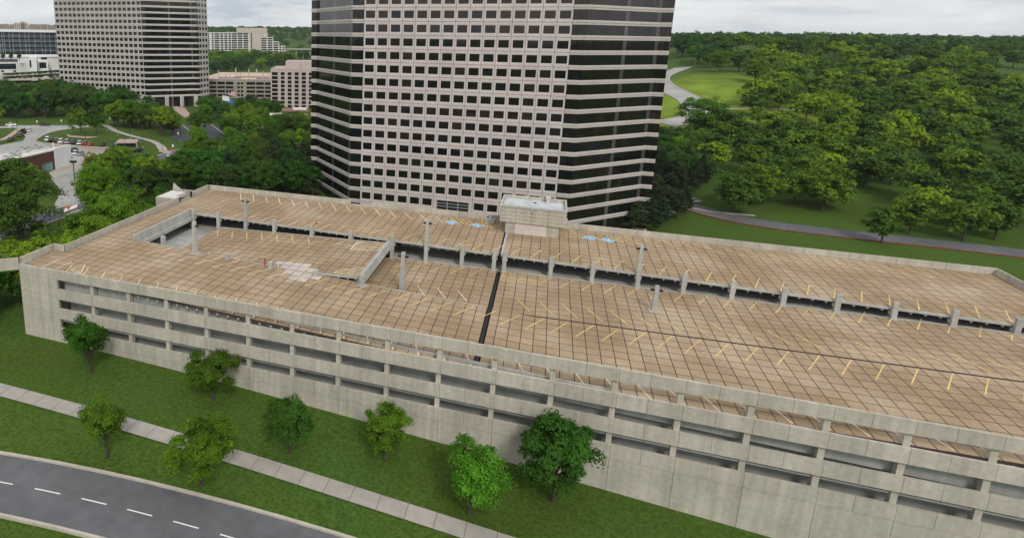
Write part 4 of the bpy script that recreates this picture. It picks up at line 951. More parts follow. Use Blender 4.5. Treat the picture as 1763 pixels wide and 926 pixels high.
for a, dd, ln in ((366, -26, 60), (391, -40, 95), (436, -22, 80)): 
    b = MB(); fr.box(b, X(a), X(a)+ln*.32, dd-.3, dd, zr, zr+.9); b.build('ramp_wall', MT['tan_grey'], B4); b = MB(); fr.box(b, X(a)+.1, X(a)+ln*.32-.1, dd, dd+2.2, zr+.004, zr+.03); b.build('ramp_shade_sheet', MT['dark'], B4)  # dark sheet laid on the deck, painting the shade of a ramp opening
for px, dd, hh in ((376.5, -50, 4.5), (389, -25, 3), (397, -20, 3), (406, -70, 6), (414, -48, 3.5), (428.5, -8, 9), (442, -75, 5.5), (453, -18, 6.5), (462, -30, 4)):
    a = fr.pt(px, 130, dd)[0]; P = fr.xyz(a, dd, zr); r = empty('deck_post', P, 'slim pale post standing on the far garage roof deck', 'lamp post', 'posts on the far garage roof')
    MB().box(P[0]-.35, P[1]-.35, zr, P[0]+.35, P[1]+.35, zr+hh).build('post', MT['beige'], r)
fr = Frame(502, 150, 440, -5); B5 = empty('pink_office_block', (*fr.O, 6), 'pale pink office block with ribbon windows left of the dark glass tower', 'office building')
X = lambda p: fr.pt(p, 150)[0]; Z = lambda y: fr.pt(502, y)[1]
gridwall(B5, fr, 466.3, 552, 118.5, 192, [(468.3, 478.3), (483.6, 490), (495.4, 502), (507.2, 514.2), (519.4, 526.6), (531.6, 538), (543, 549)], [(125.2+7.0*k, 130.4+7.0*k) for k in range(9)], MT['pink'], GL, .3)
b = MB(); fr.box(b, X(466.3), X(552), -40, -.75, 0, Z(119)); b.build('body', MT['pink'], B5)
b = MB(); fr.box(b, X(490), X(552), -30, -8, Z(119), Z(106.5)); b.build('penthouse', MT['pink'], B5)
b = MB(); fr.box(b, X(516.2), X(517.6), -7, -6, Z(119), Z(109)); b.build('flue', MT['rosy'], B5)
# low pavilion among the trees
fr = Frame(508, 193, 330); B6 = empty('garden_pavilion', (*fr.O, 8), 'low pavilion with a rusty red and white roof among the trees', 'pavilion')
X = lambda p: fr.pt(p, 193)[0]; Z = lambda y: fr.pt(508, y)[1]
b = MB(); fr.box(b, X(488), X(531), -9, 0, 4, Z(193.4)); b.build('wall', MT['beige'], B6)
b = MB(); fr.box(b, X(486), X(531), -10, .8, Z(193.4), Z(190.6)); b.build('roof', MT['roof_red'], B6)
b = MB(); fr.box(b, X(504), X(528), -9, -2, Z(190.6), Z(188.6)); b.build('upper_roof', MT['roof_white'], B6)
fr = Frame(475, 197, 310); B7 = empty('white_canopy', (*fr.O, 8), 'small white flat canopy left of the low pavilion', 'canopy')
X = lambda p: fr.pt(p, 197)[0]; Z = lambda y: fr.pt(475, y)[1]
b = MB(); fr.box(b, X(464), X(487), -5, 1, Z(198.8), Z(197)); b.build('roof', MT['roof_white'], B7)
b = MB(); [fr.box(b, X(p)-.2, X(p)+.2, -2, -1.6, 6, Z(198.8)) for p in (466, 475, 485)]; b.build('post', MT['off_white'], B7)
for px, p1, y, dep, lab in ((461, 466, 58.2, 1500, 'small white shed roof at the far wood beside the stepped block'), (475, 496, 57.6, 1700, 'long low white warehouse in the far woods'), (502, 508, 61.2, 1400, 'tiny white roof below the long far warehouse')):
    fr = Frame((px+p1)/2, y, dep); B = empty('warehouse', (*fr.O, 50), lab, 'warehouse'); X = lambda p: fr.pt(p, y)[0]; Z = lambda q: fr.pt(px, q)[1]
    b = MB(); fr.box(b, X(px), X(p1), -40, 0, Z(y+3.5), Z(y)); b.build('wall', MT['off_white'], B); b = MB(); fr.box(b, X(px)-1, X(p1)+1, -41, 1, Z(y), Z(y-.5)); b.build('roof', MT['white'], B)
fr = Frame(520, 85, 900); B8 = empty('elevated_road', (*fr.O, 10), 'pale elevated road running behind the pink office', 'bridge')
X = lambda p: fr.pt(p, 85)[0]; Z = lambda y: fr.pt(520, y)[1]
b = MB(); fr.box(b, X(492), X(600), -10, 0, Z(86.4), Z(84.2)); b.build('deck', MT['concrete'], B8)
for p in range(498, 600, 12): b = MB(); fr.box(b, X(p)-.8, X(p)+.8, -7, -3, 10, Z(86.4)); b.build('pier', MT['concrete'], B8)
# terraced retaining walls and hedge under the glass block
for y0, y1, dep, m, lab, nm in ((131, 128.6, 470, 'beige', 'upper beige terrace wall below the white podium', 'terrace_wall'), (137.5, 134.6, 440, 'beige', 'lower beige terrace wall below the white podium', 'terrace_wall')):
    fr = Frame(50, y0, dep, 10); b = MB(); X = lambda p: fr.pt(p, y0)[0]; Z = lambda y: fr.pt(50, y)[1]
    fr.box(b, X(-60), X(106), -1, 0, Z(y0+1), Z(y1+.8)); set_props(b.build(nm, MT[m]), lab, 'wall')

# ---- low flat roofed shop at the left, brown wall and white end wall
Pb = G(95, 292); zt_ = on_y(95, 260, Pb[1])[2]; Pr = G(122.5, 284.5); Pl = on_z(47, 270.4, zt_); Pk = on_z(-25, 291, zt_)
SH = empty('shop_building', (Pb[0], Pb[1], Pb[2]), 'low flat roofed building with brown brick wall and blank white end wall', 'shop building')
gz = Pb[2]-1
u = (Pl[:2]-Pb[:2])/np.hypot(*(Pl[:2]-Pb[:2])); L_ = np.hypot(*(Pk[:2]-Pb[:2])); v = (Pr[:2]-Pb[:2])/np.hypot(*(Pr[:2]-Pb[:2])); Lw = np.hypot(*(Pr[:2]-Pb[:2]))
O = Pb[:2]+u*L_; uu = -u
b = MB(); b.fbox(O, uu, 0, L_-5.4, -.3, 0, gz, zt_); b.fbox(O, uu, L_-5.4, L_-.6, -.3, 0, gz+3.9, zt_); b.fbox(O, uu, L_-.6, L_, -.3, 0, gz, zt_); b.build('wall', MT['brown'], SH)
for k in range(3): b = MB(); b.fbox(O, uu, L_-5.4+1.6*k+.04, L_-5.4+1.6*(k+1)-.04, -.25, -.15, gz, gz+3.9); b.build('shop_window', MT['teal_glass'], SH)
b = MB(); b.fbox(O, uu, 0, L_+.1, -.5, .15, zt_, zt_+.35); b.build('fascia', MT['roof_white'], SH)
b = MB(); b.fbox(Pb[:2]+v*.25, v, 0, Lw, -.4, .1, gz, zt_+.65); b.build('end_wall', MT['white'], SH)
nb = np.array([-uu[1], uu[0]]); Rq = [Pb[:2]+nb*.1, O+nb*.1, O+nb*18, Pb[:2]+v*Lw*.98]
b = MB(); b.quad([(*p, zt_-.15) for p in Rq]); b.build('roof', MT['roof_white'], SH)
b = MB()
Ql = [Pb[:2]+v*Lw, O+nb*18]; q_, w__, l__ = seg(Ql[1], Ql[0]); b.fbox(q_, w__, 0, l__, -.3, 0, gz, zt_+.3); b.build('rear_wall', MT['off_white'], SH)
ru = random.Random(6)
for px, py, s in ((44, 262, 1.6), (38, 258.5, 1.3), (62, 256.5, 1.7), (56, 259.5, 1.1), (30, 266, 1.5), (70, 255.5, .9), (20, 268, 1.2), (48, 256.5, 1.0), (10, 274, 1.4)):
    P = on_z(px, py, zt_-.15); r = empty('roof_unit', (P[0], P[1], zt_-.15), 'pale metal plant unit on the low shop roof', 'rooftop unit', 'plant units on the shop roof')
    MB().box(P[0]-s*.7, P[1]-s*.5, zt_-.12, P[0]+s*.7, P[1]+s*.5, zt_+s*.55).build('casing', MT['unit'], r); MB().box(P[0]-s*.3, P[1]-s*.3, zt_+s*.55, P[0]+s*.3, P[1]+s*.3, zt_+s*.62).build('fan', MT['black'], r)
P = on_z(92.5, 258, zt_); o = MB().box(P[0]-.12, P[1]-.12, zt_-.3, P[0]+.12, P[1]+.12, zt_+2.4).build('vent_pipe', MT['white']); set_props(o, 'thin white vent pipe at the brown wall corner of the shop roof', 'pipe')
# flat shelter by the path
Ps = [G(199, 252), G(206, 245), G(239, 247.5), G(236, 254)]; SS = empty('path_shelter', tuple(Ps[0]), 'low pinkish concrete shelter roof beside the curving path', 'shelter')
zs = max(p[2] for p in Ps)+.9
b = MB(); b.hexa([(p[0], p[1], zs) for p in Ps]+[(p[0], p[1], zs+.4) for p in Ps]); b.build('roof', MT['plaza'], SS)
for p in Ps: MB().box(p[0]-.2, p[1]-.2, p[2]-.3, p[0]+.2, p[1]+.2, zs).build('post', MT['concrete'], SS)
# small sign boards and a white bench board near the path
# ------------------------------------------------------------------ vehicles
def prism(b, prof, y0, y1, ins=0.0, mi=0):            # side profile (x,z) extruded across, top narrowed
    n = len(prof); k = len(b.v)
    zc_ = [p[1] for p in prof]; zm, zM = min(zc_), max(zc_)
    for s, y in ((0, y0), (1, y1)):
        for x, z in prof: t = (z-zm)/(zM-zm+1e-9); b.v.append((x, y+(ins*t if s == 0 else -ins*t), z))
    for i in range(n): j = (i+1) % n; b.f.append((k+i, k+j, k+n+j, k+n+i)); b.m.append(mi)
    b.f.append(tuple(k+i for i in range(n))[::-1]); b.m.append(mi); b.f.append(tuple(k+n+i for i in range(n))); b.m.append(mi)
CARM = {}
def car_meshes(kind):
    if kind in CARM: return CARM[kind]
    L_, W_ = (4.7, 1.84) if kind == 'sedan' else (4.8, 1.95)
    h1, h2 = (.86, 1.44) if kind == 'sedan' else (1.02, 1.74)
    low = [(-L_/2, .32), (-L_/2+.1, .25), (L_/2-.15, .25), (L_/2, .38), (L_/2-.03, .66), (L_/2-.35, .76), (1.0, h1), (-1.6 if kind == 'sedan' else -L_/2+.1, h1+.02), (-L_/2+.04, h1-.04 if kind == 'sedan' else h1)]
    b = MB(); prism(b, low, -W_/2, W_/2, .10)
    rf = [(.25, h2-.04), (.05, h2), (-1.0, h2), (-1.25 if kind == 'sedan' else -2.05, h2-.06), (-1.25 if kind == 'sedan' else -2.05, h2-.10), (.25, h2-.10)]
    prism(b, rf, -W_/2+.27, W_/2-.27, .05)
    for sx in (.32, -.75, -1.7 if kind == 'sedan' else -2.1): pass
    g = MB(); cab = [(1.05, h1-.02), (.22, h2-.07), (-1.2 if kind == 'sedan' else -2.05, h2-.07), (-1.95 if kind == 'sedan' else -2.28, h1-.02)]
    prism(g, cab, -W_/2+.12, W_/2-.12, .16)
    wl = MB(); wl.cyl((0, -.11, 0), (0, .11, 0), .33, n=14); rm = MB(); rm.cyl((0, -.12, 0), (0, .12, 0), .2, n=10)
    hl = MB(); hl.box(-.03, -.22, -.07, .03, .22, .07)
    CARM[kind] = (b, g, wl, rm, hl, L_, W_, h1); return CARM[kind]
CARN = 0
SHARED = {}
def car(px, py, hx, hy, paint, label, kind='sedan', group=None):
    b, g, wl, rm, hl, L_, W_, h1 = car_meshes(kind); P = G(px, py); Q = G(hx, hy); a = math.atan2(Q[1]-P[1], Q[0]-P[0])
    r = empty('parked_car', (P[0], P[1], P[2]+.16), label, 'car', group, a)
    def part(nm, mb, m, loc=(0, 0, 0), par=None):
        k = (kind, nm, m)
        if k not in SHARED: SHARED[k] = mb.mesh(nm, MT[m])
        o = bpy.data.objects.new(nm, SHARED[k]); COL.objects.link(o); o.parent = par or r; o.location = loc; return o
    part('body', b, paint); part('window_glass', g, 'car_glass')
    for sx in (1.38, -1.38):
        for sy in (-1, 1):
            w_o = part('wheel', wl, 'tyre', (sx, sy*(W_/2-.1), .33)); part('rim', rm, 'steel', (0, 0, 0), w_o)
    for sy in (-1, 1):
        part('headlight', hl, 'lamp_white', (L_/2-.06, sy*.6, .62)); part('tail_lamp', hl, 'tail', (-L_/2+.0, sy*.62, h1-.12))
    return r
car(20, 217, 40, 217, 'car_white', 'white sedan on the far side of the drive loop at left', 'sedan')
car(78, 217.5, 100, 217.5, 'car_black', 'black SUV by the far kerb of the drive loop', 'suv')
car(50.5, 226.5, 58, 222, 'car_white', 'white hatchback driving alone across the drive loop', 'sedan')
car(35, 235.5, 44, 231, 'car_grey', 'dark sedan behind another dark one beside the hedge verge', 'sedan')
car(19, 242.5, 30, 237.5, 'car_grey', 'dark grey sedan nearest the sidewalk at the lot entrance', 'sedan')
HD = (8, -7.5)
for px, py, p, lab, k in ((82.5, 242.5, 'car_white', 'white car first in the row along the grassy island', 'suv'), (88.5, 244, 'car_black', 'black car beside the first white car of the island row', 'sedan'),
        (98, 244.8, 'car_grey', 'dark grey van third in the row along the island', 'suv'), (105.5, 246.3, 'car_white', 'large white SUV in the middle of the island row', 'suv'), (116.5, 247, 'car_silver', 'silver car right of the large white SUV', 'suv'),
        (127.5, 247.8, 'car_green', 'dark teal car right of the silver one in the island row', 'sedan'), (137.5, 248.8, 'car_white', 'white sedan left of the crimson car', 'sedan'), (147, 250, 'car_red', 'crimson car in the island row', 'sedan'), (155, 251, 'car_orange', 'orange red car beside the crimson one', 'sedan'), (176, 252, 'car_blue', 'dark blue car at the right end of the island row', 'sedan')):
    car(px, py, px+HD[0], py+HD[1], p, lab, k)
car(128, 261, 136, 254, 'car_blue', 'navy car beside the blank white end wall', 'sedan'); car(130.5, 266, 139, 259.5, 'car_white', 'white car nearest the blank white end wall', 'sedan'); car(139, 267, 147, 260.5, 'car_silver', 'silver hatchback nearest the yellow green tree by the shop', 'sedan')
car(237, 261.5, 246, 260, 'car_black', 'dark car half hidden below the path shelter', 'sedan')
car(291, 274.5, 302, 268, 'car_white', 'white sedan on the street at the foot of the path', 'sedan')
car(1158, 322, 1166, 324, 'car_white', 'white car half hidden by pines right of the tower', 'sedan')
car(1195, 349, 1215, 346, 'car_silver', 'silver car on the lower street right of the tower', 'sedan')
for k, (px, py, p) in enumerate(((505, 106, 'car_white'), (513, 106, 'car_grey'), (521, 106.5, 'car_white'), (529, 106.5, 'car_black'))): pass
# ------------------------------------------------------------------ lamps, signs, flags
LAMP_N = {}
def lamp(px, py, h, label=None, group=None, head='ball', r=.07, m='black', name='street_lamp', P=None):
    P = G(px, py) if P is None else P; x, y, z = P; o = empty(name, (x, y, z), label, 'street lamp', group)
    b = MB(); b.cyl((x, y, z-.3), (x, y, z+h), r*1.3, r, 7); b.build('pole', MT[m], o)
    MB().cyl((x, y, z-.2), (x, y, z+.5), .28, .28, 8).build('base', MT['concrete'], o)
    if head == 'ball':
        b = MB(); b.cyl((x, y, z+h), (x, y, z+h+.18), .14, .3, 8); b.cyl((x, y, z+h+.18), (x, y, z+h+.42), .3, .08, 8); b.build('lamp_head', MT['lamp_white' if m != 'black' else 'black'], o)
    elif head == 'box':
        b = MB(); b.box(x-.9, y-.5, z+h, x+.9, y+.5, z+h+.55); b.build('lamp_head', MT['black'], o)
        MB().box(x-.75, y-.4, z+h-.04, x+.75, y+.4, z+h-.005).build('lens', MT['lamp_white'], o)
    return o
lamp(129.3, 321, 7.2, 'tall black lamp with a large box head on the drive island', None, 'box', .12)
lamp(147.5, 243, 6.2, 'black lamp post on the grassy island left of the twin trees', None, 'ball', .09)
lamp(30, 227.5, 5.5, 'black lamp post on the sidewalk at the left entrance', None, 'ball', .09)
for px, py in ((184.6, 226), (203.5, 232.5), (224.3, 239.3), (246.3, 254), (279.5, 262)): lamp(px, py, 3.6 if px < 240 else 4.4, 'dark lamp post standing along the curving path', 'lamp posts along the garden path')
lamp(214.5, 250, 3.8, 'dark lamp post beside the path shelter roof', None); lamp(311, 243, 5.6, 'dark lamp post at the foot of the left entrance ramp', None)
lamp(351.5, 230, 3.8, 'dark lamp post between the two entrance ramps', None)
lamp(3, 200, 6.5, 'lamp with a white dome head at the left edge of the trees', None, 'ball', .1, 'steel')
lamp(1196, 114, 9.0, 'pale street lamp beside the hill road', None, 'ball', .12, 'steel')
for px, py, lab in ((17, 222.5, 'small cream sign on the grass at the left entrance'), (64, 213.5, 'small white sign behind the black SUV'), (106, 211.8, 'cream sign on the grass by the far kerb'), (298, 256, 'white sign board on the lawn right of the path foot'), (307, 234, 'white sign beside the left entrance ramp'), (388, 224, 'tiny white sign right of the second entrance ramp'), (189.5, 207.5, 'cream sign at the top of the curving path')):
    P = G(px, py); r = empty('sign', tuple(P), lab, 'sign'); MB().box(P[0]-.06, P[1]-.06, P[2]-.2, P[0]+.06, P[1]+.06, P[2]+1.4).build('post', MT['steel'], r); MB().box(P[0]-.45, P[1]-.09, P[2]+.7, P[0]+.45, P[1]-.063, P[2]+1.7).build('board', MT['white'], r)
P = G(118.5, 366); r = empty('roadwork_sign', tuple(P), 'orange diamond roadwork sign on a stand beside the crosswalk', 'road sign')
b = MB(); b.cyl((P[0], P[1], P[2]-.1), (P[0], P[1], P[2]+1.2), .04, n=6); b.box(P[0]-.5, P[1]-.03, P[2]+.06, P[0]+.5, P[1]+.03, P[2]+.12); b.build('stand', MT['black'], r)
d = ray(118, 357); h = np.array([d[1], -d[0]])/np.hypot(d[0], d[1]); b = MB(); c = np.array([P[0]-d[0]/np.hypot(d[0], d[1])*.08, P[1]-d[1]/np.hypot(d[0], d[1])*.08])
for dd in (0, .05): pass
b.quad([(*c, P[2]+.75), (*(c+h*.62), P[2]+1.37), (*c, P[2]+1.99), (*(c-h*.62), P[2]+1.37)]); b.build('sign_face', MT['orange'], r)
def flag(px, pyb, pyt, depth, label, stripes):
    fr = Frame(px, pyb, depth); z0 = fr.pt(px, pyb)[1]; z1 = fr.pt(px, pyt)[1]; P = fr.O; r = empty('flagpole', (P[0], P[1], z0-6), label, 'flagpole'); MB().cyl((P[0], P[1], z0-6), (P[0], P[1], z1), .12, .07, 7).build('pole', MT['off_white'], r)
    b = MB(); n = 8; Hf, Lf = 2.9, 4.6; ms = []; k = len(stripes)
    for i in range(n):
        for j in range(k):
            def pt(i_, j_):
                t = i_/n; a = Lf*t*.86; return fr.xyz(a+.08, .5*math.sin(t*7)*t, z1-.3-Hf*(1-j_/k)-1.5*t*t-.25*math.sin(t*5))
            mi = stripes[j] if not (len(set(stripes)) > 1 and k > 4 and i < 3 and j >= k//2) else 2
            b.quad([pt(i, j), pt(i+1, j), pt(i+1, j+1), pt(i, j+1)], mi)
    b.build('flag', [MT['flag_red'], MT['flag_white'], MT['flag_navy'], MT['flag_blue']], r)
flag(394.3, 184, 155, 372, 'tallest flagpole flying a red and white striped flag with navy corner', [0, 1, 0, 1, 0, 1, 0, 1, 0, 1, 0, 1, 0])
flag(383.4, 184, 163.5, 366, 'left flagpole flying a white flag', [1]); flag(389.5, 184, 167.5, 368, 'middle flagpole flying a drooping blue flag', [3])
# ------------------------------------------------------------------ trees
def leaf_cards(P, Nn, size, r):
    n = len(P); a = r.normal(size=(n, 3)); t = np.cross(Nn, a); t /= np.linalg.norm(t, axis=1, keepdims=True)+1e-9; s = np.cross(Nn, t)
    L_ = size*r.uniform(.6, 1.35, (n, 1)); W_ = L_*r.uniform(.45, .8, (n, 1)); bend = Nn*L_*r.uniform(-.15, .35, (n, 1))
    V = np.stack([P-t*L_*.5, P+s*W_*.5+bend*.5, P+t*L_*.5, P-s*W_*.5+bend*.5], 1).reshape(-1, 3)
    return V, np.arange(n*4).reshape(-1, 4)
def np_mesh(name, V, Fq, m):
    me = bpy.data.meshes.new(name); n = len(Fq); me.vertices.add(len(V)); me.vertices.foreach_set('co', np.asarray(V, np.float32).ravel()); me.loops.add(n*4); me.loops.foreach_set('vertex_index', np.asarray(Fq, np.int32).ravel())
    me.polygons.add(n); me.polygons.foreach_set('loop_start', np.arange(n, dtype=np.int32)*4); me.materials.append(m); me.update(); me.validate(); return me
def broadleaf(seed, H=12.0, Rr=5.0, base=2.4, K=46, n=4600, size=.55, squash=1.0, lobes=3, low=.7):
    r = np.random.default_rng(seed); Hc = H-base; cz = base+Hc*.52
    lob = [(r.uniform(-.35, .35)*Rr, r.uniform(-.35, .35)*Rr, cz+r.uniform(-.12, .18)*Hc, r.uniform(.62, .85)) for _ in range(lobes)]
    C = []
    while len(C) < K:
        lx, ly, lz, ls = lob[r.integers(lobes)]; d = r.normal(size=3); d /= np.linalg.norm(d)
        if d[2] < -.75 and r.random() < low: continue
        q = r.uniform(.72, 1.02); c = np.array([lx+d[0]*Rr*ls*q, ly+d[1]*Rr*ls*q, lz+d[2]*Hc*.5*ls*q*squash])
        if c[2] < base-.4 or c[2] > H: continue
        C.append((c, d, r.uniform(.17, .33)*Rr))
    P = []; Nn = []; per = n//K
    for c, d, rad in C:
        e_ = r.normal(size=(per, 3)); e_ /= np.linalg.norm(e_, axis=1, keepdims=True); e_[:, 2] = np.abs(e_[:, 2])*1.25-.42; rr = rad*r.uniform(.35, 1.08, (per, 1))
        p = c+e_*rr*np.array([1.05, 1.05, 1.0]); nn = e_*.75+d*.35+np.array([0, 0, .45])+r.normal(size=(per, 3))*.42; P.append(p); Nn.append(nn/np.linalg.norm(nn, axis=1, keepdims=True))
    V, Fq = leaf_cards(np.concatenate(P), np.concatenate(Nn), size, r)
    b = MB(); b.cyl((0, 0, -.5), (r.uniform(-.15, .15), r.uniform(-.15, .15), base+Hc*.35), .028*H, .014*H, 8)
    for c, d, rad in C[::4]: b.cyl((0, 0, base*.8+r.uniform(0, .25)*Hc), tuple(c*.93+np.array([0, 0, -.2])), .010*H, .003*H, 5, caps=False)
    return V, Fq, b
def pine(seed, H=15.0, n=3800, size=.6):
    r = np.random.default_rng(seed); b = MB(); lean = r.uniform(-.4, .4, 2); b.cyl((0, 0, -.5), (lean[0], lean[1], H*.95), .018*H, .004*H, 7)
    P = []; Nn = []; levels = 15
    for i in range(levels):
        t = i/(levels-1); z = H*(.30+.68*t); R0 = H*.26*(1-t)**.65+.5
        for k in range(r.integers(4, 7)):
            a = r.uniform(0, 2*math.pi); Lb = R0*r.uniform(.65, 1.1); up = r.uniform(-.05, .25); m = max(8, int(n/levels/5*Lb/(H*.2)))
            s = r.uniform(.25, 1.05, m)**.8; p = np.stack([lean[0]*t+np.cos(a)*Lb*s, lean[1]*t+np.sin(a)*Lb*s, z+up*Lb*s], 1)+r.normal(size=(m, 3))*np.array([.42, .42, .26])
            nn = r.normal(size=(m, 3))*.6+np.array([0, 0, .8]); P.append(p); Nn.append(nn/np.linalg.norm(nn, axis=1, keepdims=True))
            b.cyl((lean[0]*t, lean[1]*t, z), (lean[0]*t+math.cos(a)*Lb*.8, lean[1]*t+math.sin(a)*Lb*.8, z+up*Lb*.8), .05, .015, 4, caps=False)
    V, Fq = leaf_cards(np.concatenate(P), np.concatenate(Nn), size, r); return V, Fq, b
TREES = {}
def make_kind(key, gens, leafs):
    for m in leafs:
        TREES[key, m] = []
    for i, g in enumerate(gens):
        V, Fq, b = g
        tm = b.mesh('trunk', MT['bark'])
        for m in leafs: TREES[key, m].append((np_mesh('crown', V, Fq, MT[m]), tm))
make_kind('tree', [broadleaf(10+i, 12, 4.3+.3*(i % 4), 1.7+.2*(i % 3), 58+4*i, 6200, .52, lobes=3+i % 3) for i in range(7)], ['leaf_mid', 'leaf_dark', 'leaf_bright', 'leaf_yellow', 'leaf_blue'])
make_kind('big', [broadleaf(40+i, 13, 5.6, .4, 92, 18000, .40, lobes=5, low=.2, squash=1.22) for i in range(3)], ['leaf_mid', 'leaf_dark', 'leaf_bright', 'leaf_lime'])
make_kind('mid', [broadleaf(50+i, 9, 3.3+.2*i, 2.0, 60, 13000, .30, lobes=4) for i in range(3)], ['leaf_mid', 'leaf_dark', 'leaf_bright'])
make_kind('bush', [broadleaf(60+i, 4, 2.6, .2, 24, 1600, .5, lobes=3) for i in range(3)], ['leaf_mid', 'leaf_bright', 'leaf_red', 'leaf_dark'])
make_kind('pine', [pine(80+i, 15) for i in range(4)], ['needle', 'leaf_blue'])
make_kind('cone', [broadleaf(90, 6, 1.7, .3, 30, 1600, .8, lobes=2)], ['leaf_dark'])
rt = random.Random(21); SPOTS = []; NT = 0
def tree(kind, leaf, x, y, h, label, group=None, name=None, wide=1.0, rz=None):
    global NT
    base_h = {'tree': 12, 'big': 13, 'mid': 9, 'bush': 4, 'pine': 15, 'cone': 6}[kind]; cm, tm = rt.choice(TREES[kind, leaf]); z = hz(x, y)
    r = bpy.data.objects.new(name or {'tree': 'broadleaf_tree', 'big': 'broadleaf_tree', 'mid': 'broadleaf_tree', 'bush': 'bush', 'pine': 'pine_tree', 'cone': 'conical_tree'}[kind], None); COL.objects.link(r); r.empty_display_size = .3
    s = h/base_h; r.location = (x, y, z-.1); r.scale = (s*wide, s*wide, s); r.rotation_euler.z = rt.uniform(0, 6.28) if rz is None else rz
    set_props(r, label, 'bush' if kind == 'bush' else 'tree', group)
    for nm, me in (('crown', cm), ('trunk', tm)): o = bpy.data.objects.new(nm, me); COL.objects.link(o); o.parent = r
    SPOTS.append((x, y, h*.3)); NT += 1; return r
BLOCK = [[(-64, 176), (12, 176), (34, 198), (34, 232), (-84, 232), (-84, 198)], [(GX2-3, Y2-3), (-255, Y2-3), (-230, 370), (-230, 395), (GX2-3, 395)], [(-77, 60), (68, 60), (68, 117), (-77, 117)],
         [tuple(Pb[:2]), tuple(O), tuple(O+nb*18), tuple(Pr[:2])]]
SM = 5
SIGHT = [(302, 218, 331, 243), (356, 216, 384, 238), (182, 217, 262, 246), (262, 246, 284, 264), (276, 258, 312, 278), (60, 214, 190, 252), (96, 285, 150, 362), (302, 186, 322, 197), (276, 168, 344, 184), (0, 250, 123, 290), (381, 155, 404, 178), (488, 188, 528, 193), (1140, 112, 1196, 220)]
def free(x, y, d, pad=1.2):
    for (a, b_, r) in SPOTS:
        if abs(a-x) < d and abs(b_-y) < d and math.hypot(a-x, b_-y) < d: return False
    for p in BLOCK:
        if in_poly(x, y, p): return False
    for p in ROADS:
        for ox, oy in ((0, 0), (pad, 0), (-pad, 0), (0, pad), (0, -pad)):
            if in_poly(x+ox, y+oy, p): return False
    return True
LITE = []
def wood(poly, n, d, hr, kinds, label, group, wide=(.9, 1.15), tries=40, mass=False):
    made = 0; xs = [p[0] for p in poly]; ys = [p[1] for p in poly]
    for _ in range(n*tries):
        if made >= n: break
        px, py = rt.uniform(min(xs), max(xs)), rt.uniform(min(ys), max(ys))
        if not in_poly(px, py, poly): continue
        P = G(px, py)
        if not free(P[0], P[1], d): continue
        h = rt.uniform(*hr); pb, pt_ = project([P, P+np.array([0, 0, h])]); hw = .36*h*F/pb[2]
        x0, x1, y0, y1 = pb[0]-hw, pb[0]+hw, pt_[1], pb[1]-.15*(pb[1]-pt_[1])
        if any(x1 > a+SM and x0 < c-SM and y1 > b_+2 and y0 < d_-2 for a, b_, c, d_ in SIGHT): continue
        k, lf = rt.choices([q[:2] for q in kinds], [q[2] for q in kinds])[0]
        if mass:
            SPOTS.append((P[0], P[1], h*.3)); LITE.append((k, P[0], P[1], P[2], h, rt.uniform(*wide), rt.uniform(0, 6.28))); made += 1; continue
        tree(k, lf, P[0], P[1], h, label, group, wide=rt.uniform(*wide)); made += 1
    return made
MIX = [('tree', 'leaf_mid', .50), ('tree', 'leaf_dark', .18), ('tree', 'leaf_blue', .10), ('tree', 'leaf_bright', .22)]
DMIX = [('tree', 'leaf_dark', .5), ('tree', 'leaf_mid', .28), ('tree', 'leaf_blue', .22)]
# trees that stand out
def T(px, py, kind, leaf, h, label, wide=1.0, name=None):
    P = G(px, py); return tree(kind, leaf, P[0], P[1], h, label, wide=wide, name=name)
T(38, 411, 'big', 'leaf_dark', 16.8, 'large dark green tree at the left edge in front of the shop', 1.12)
T(14, 320, 'tree', 'leaf_yellow', 8.0, 'light green tree behind the large dark tree at left edge', 1.1)
T(50, 322, 'tree', 'leaf_bright', 7.0, 'bright green tree between the shop and the large dark tree', 1.0)
T(176, 368, 'big', 'leaf_lime', 12.8, 'broad bright green tree right of the drive', .98)
for px, py, h_, lf in ((228, 322, 9.5, 'leaf_mid'), (252, 314, 9.0, 'leaf_dark'), (278, 322, 8.8, 'leaf_mid'), (302, 314, 9.0, 'leaf_dark'), (240, 342, 10, 'leaf_dark'), (268, 338, 9.5, 'leaf_blue'), (318, 330, 10.5, 'leaf_mid'), (212, 336, 8.5, 'leaf_dark'), (326, 300, 10, 'leaf_mid')):
    P = G(px, py); tree('tree', lf, P[0], P[1], h_, 'tree filling the ground between the street and the left corner of the garage', 'trees between the street and the garage corner', wide=1.25)
for px, py, h_ in ((1092, 402, 10.5), (1112, 398, 11), (1134, 392, 10), (1150, 380, 10.5), (1084, 386, 11), (1122, 374, 12), (1146, 356, 12), (1166, 346, 12)):
    P = G(px, py); tree('pine', 'needle', P[0], P[1], h_, 'dark pine on the lawn right of the tower', 'pines right of the tower', wide=1.35)
T(516, 284, 'big', 'leaf_lime', 14, 'bright green tree nearest the left corner of the glass tower', .95)
T(342, 229, 'tree', 'leaf_mid', 11.0, 'round tree standing between the two entrance ramps', 1.15); T(298, 233, 'tree', 'leaf_bright', 11.5, 'bright tree at the left edge of the first entrance ramp', 1.1); T(394, 237, 'tree', 'leaf_mid', 10.5, 'round tree at the right edge of the second entrance ramp', 1.1); T(280, 226, 'tree', 'leaf_bright', 12, 'bright spreading tree above the middle of the curving path', 1.2)
T(232, 186, 'tree', 'leaf_dark', 10.5, 'dark tree left of the far tower porch', 1.2); T(258, 187, 'tree', 'leaf_blue', 9.0, 'dark tree nearest the far tower porch', 1.1); T(347, 187, 'tree', 'leaf_dark', 7.0, 'small dark tree right of the far tower porch', 1.0)
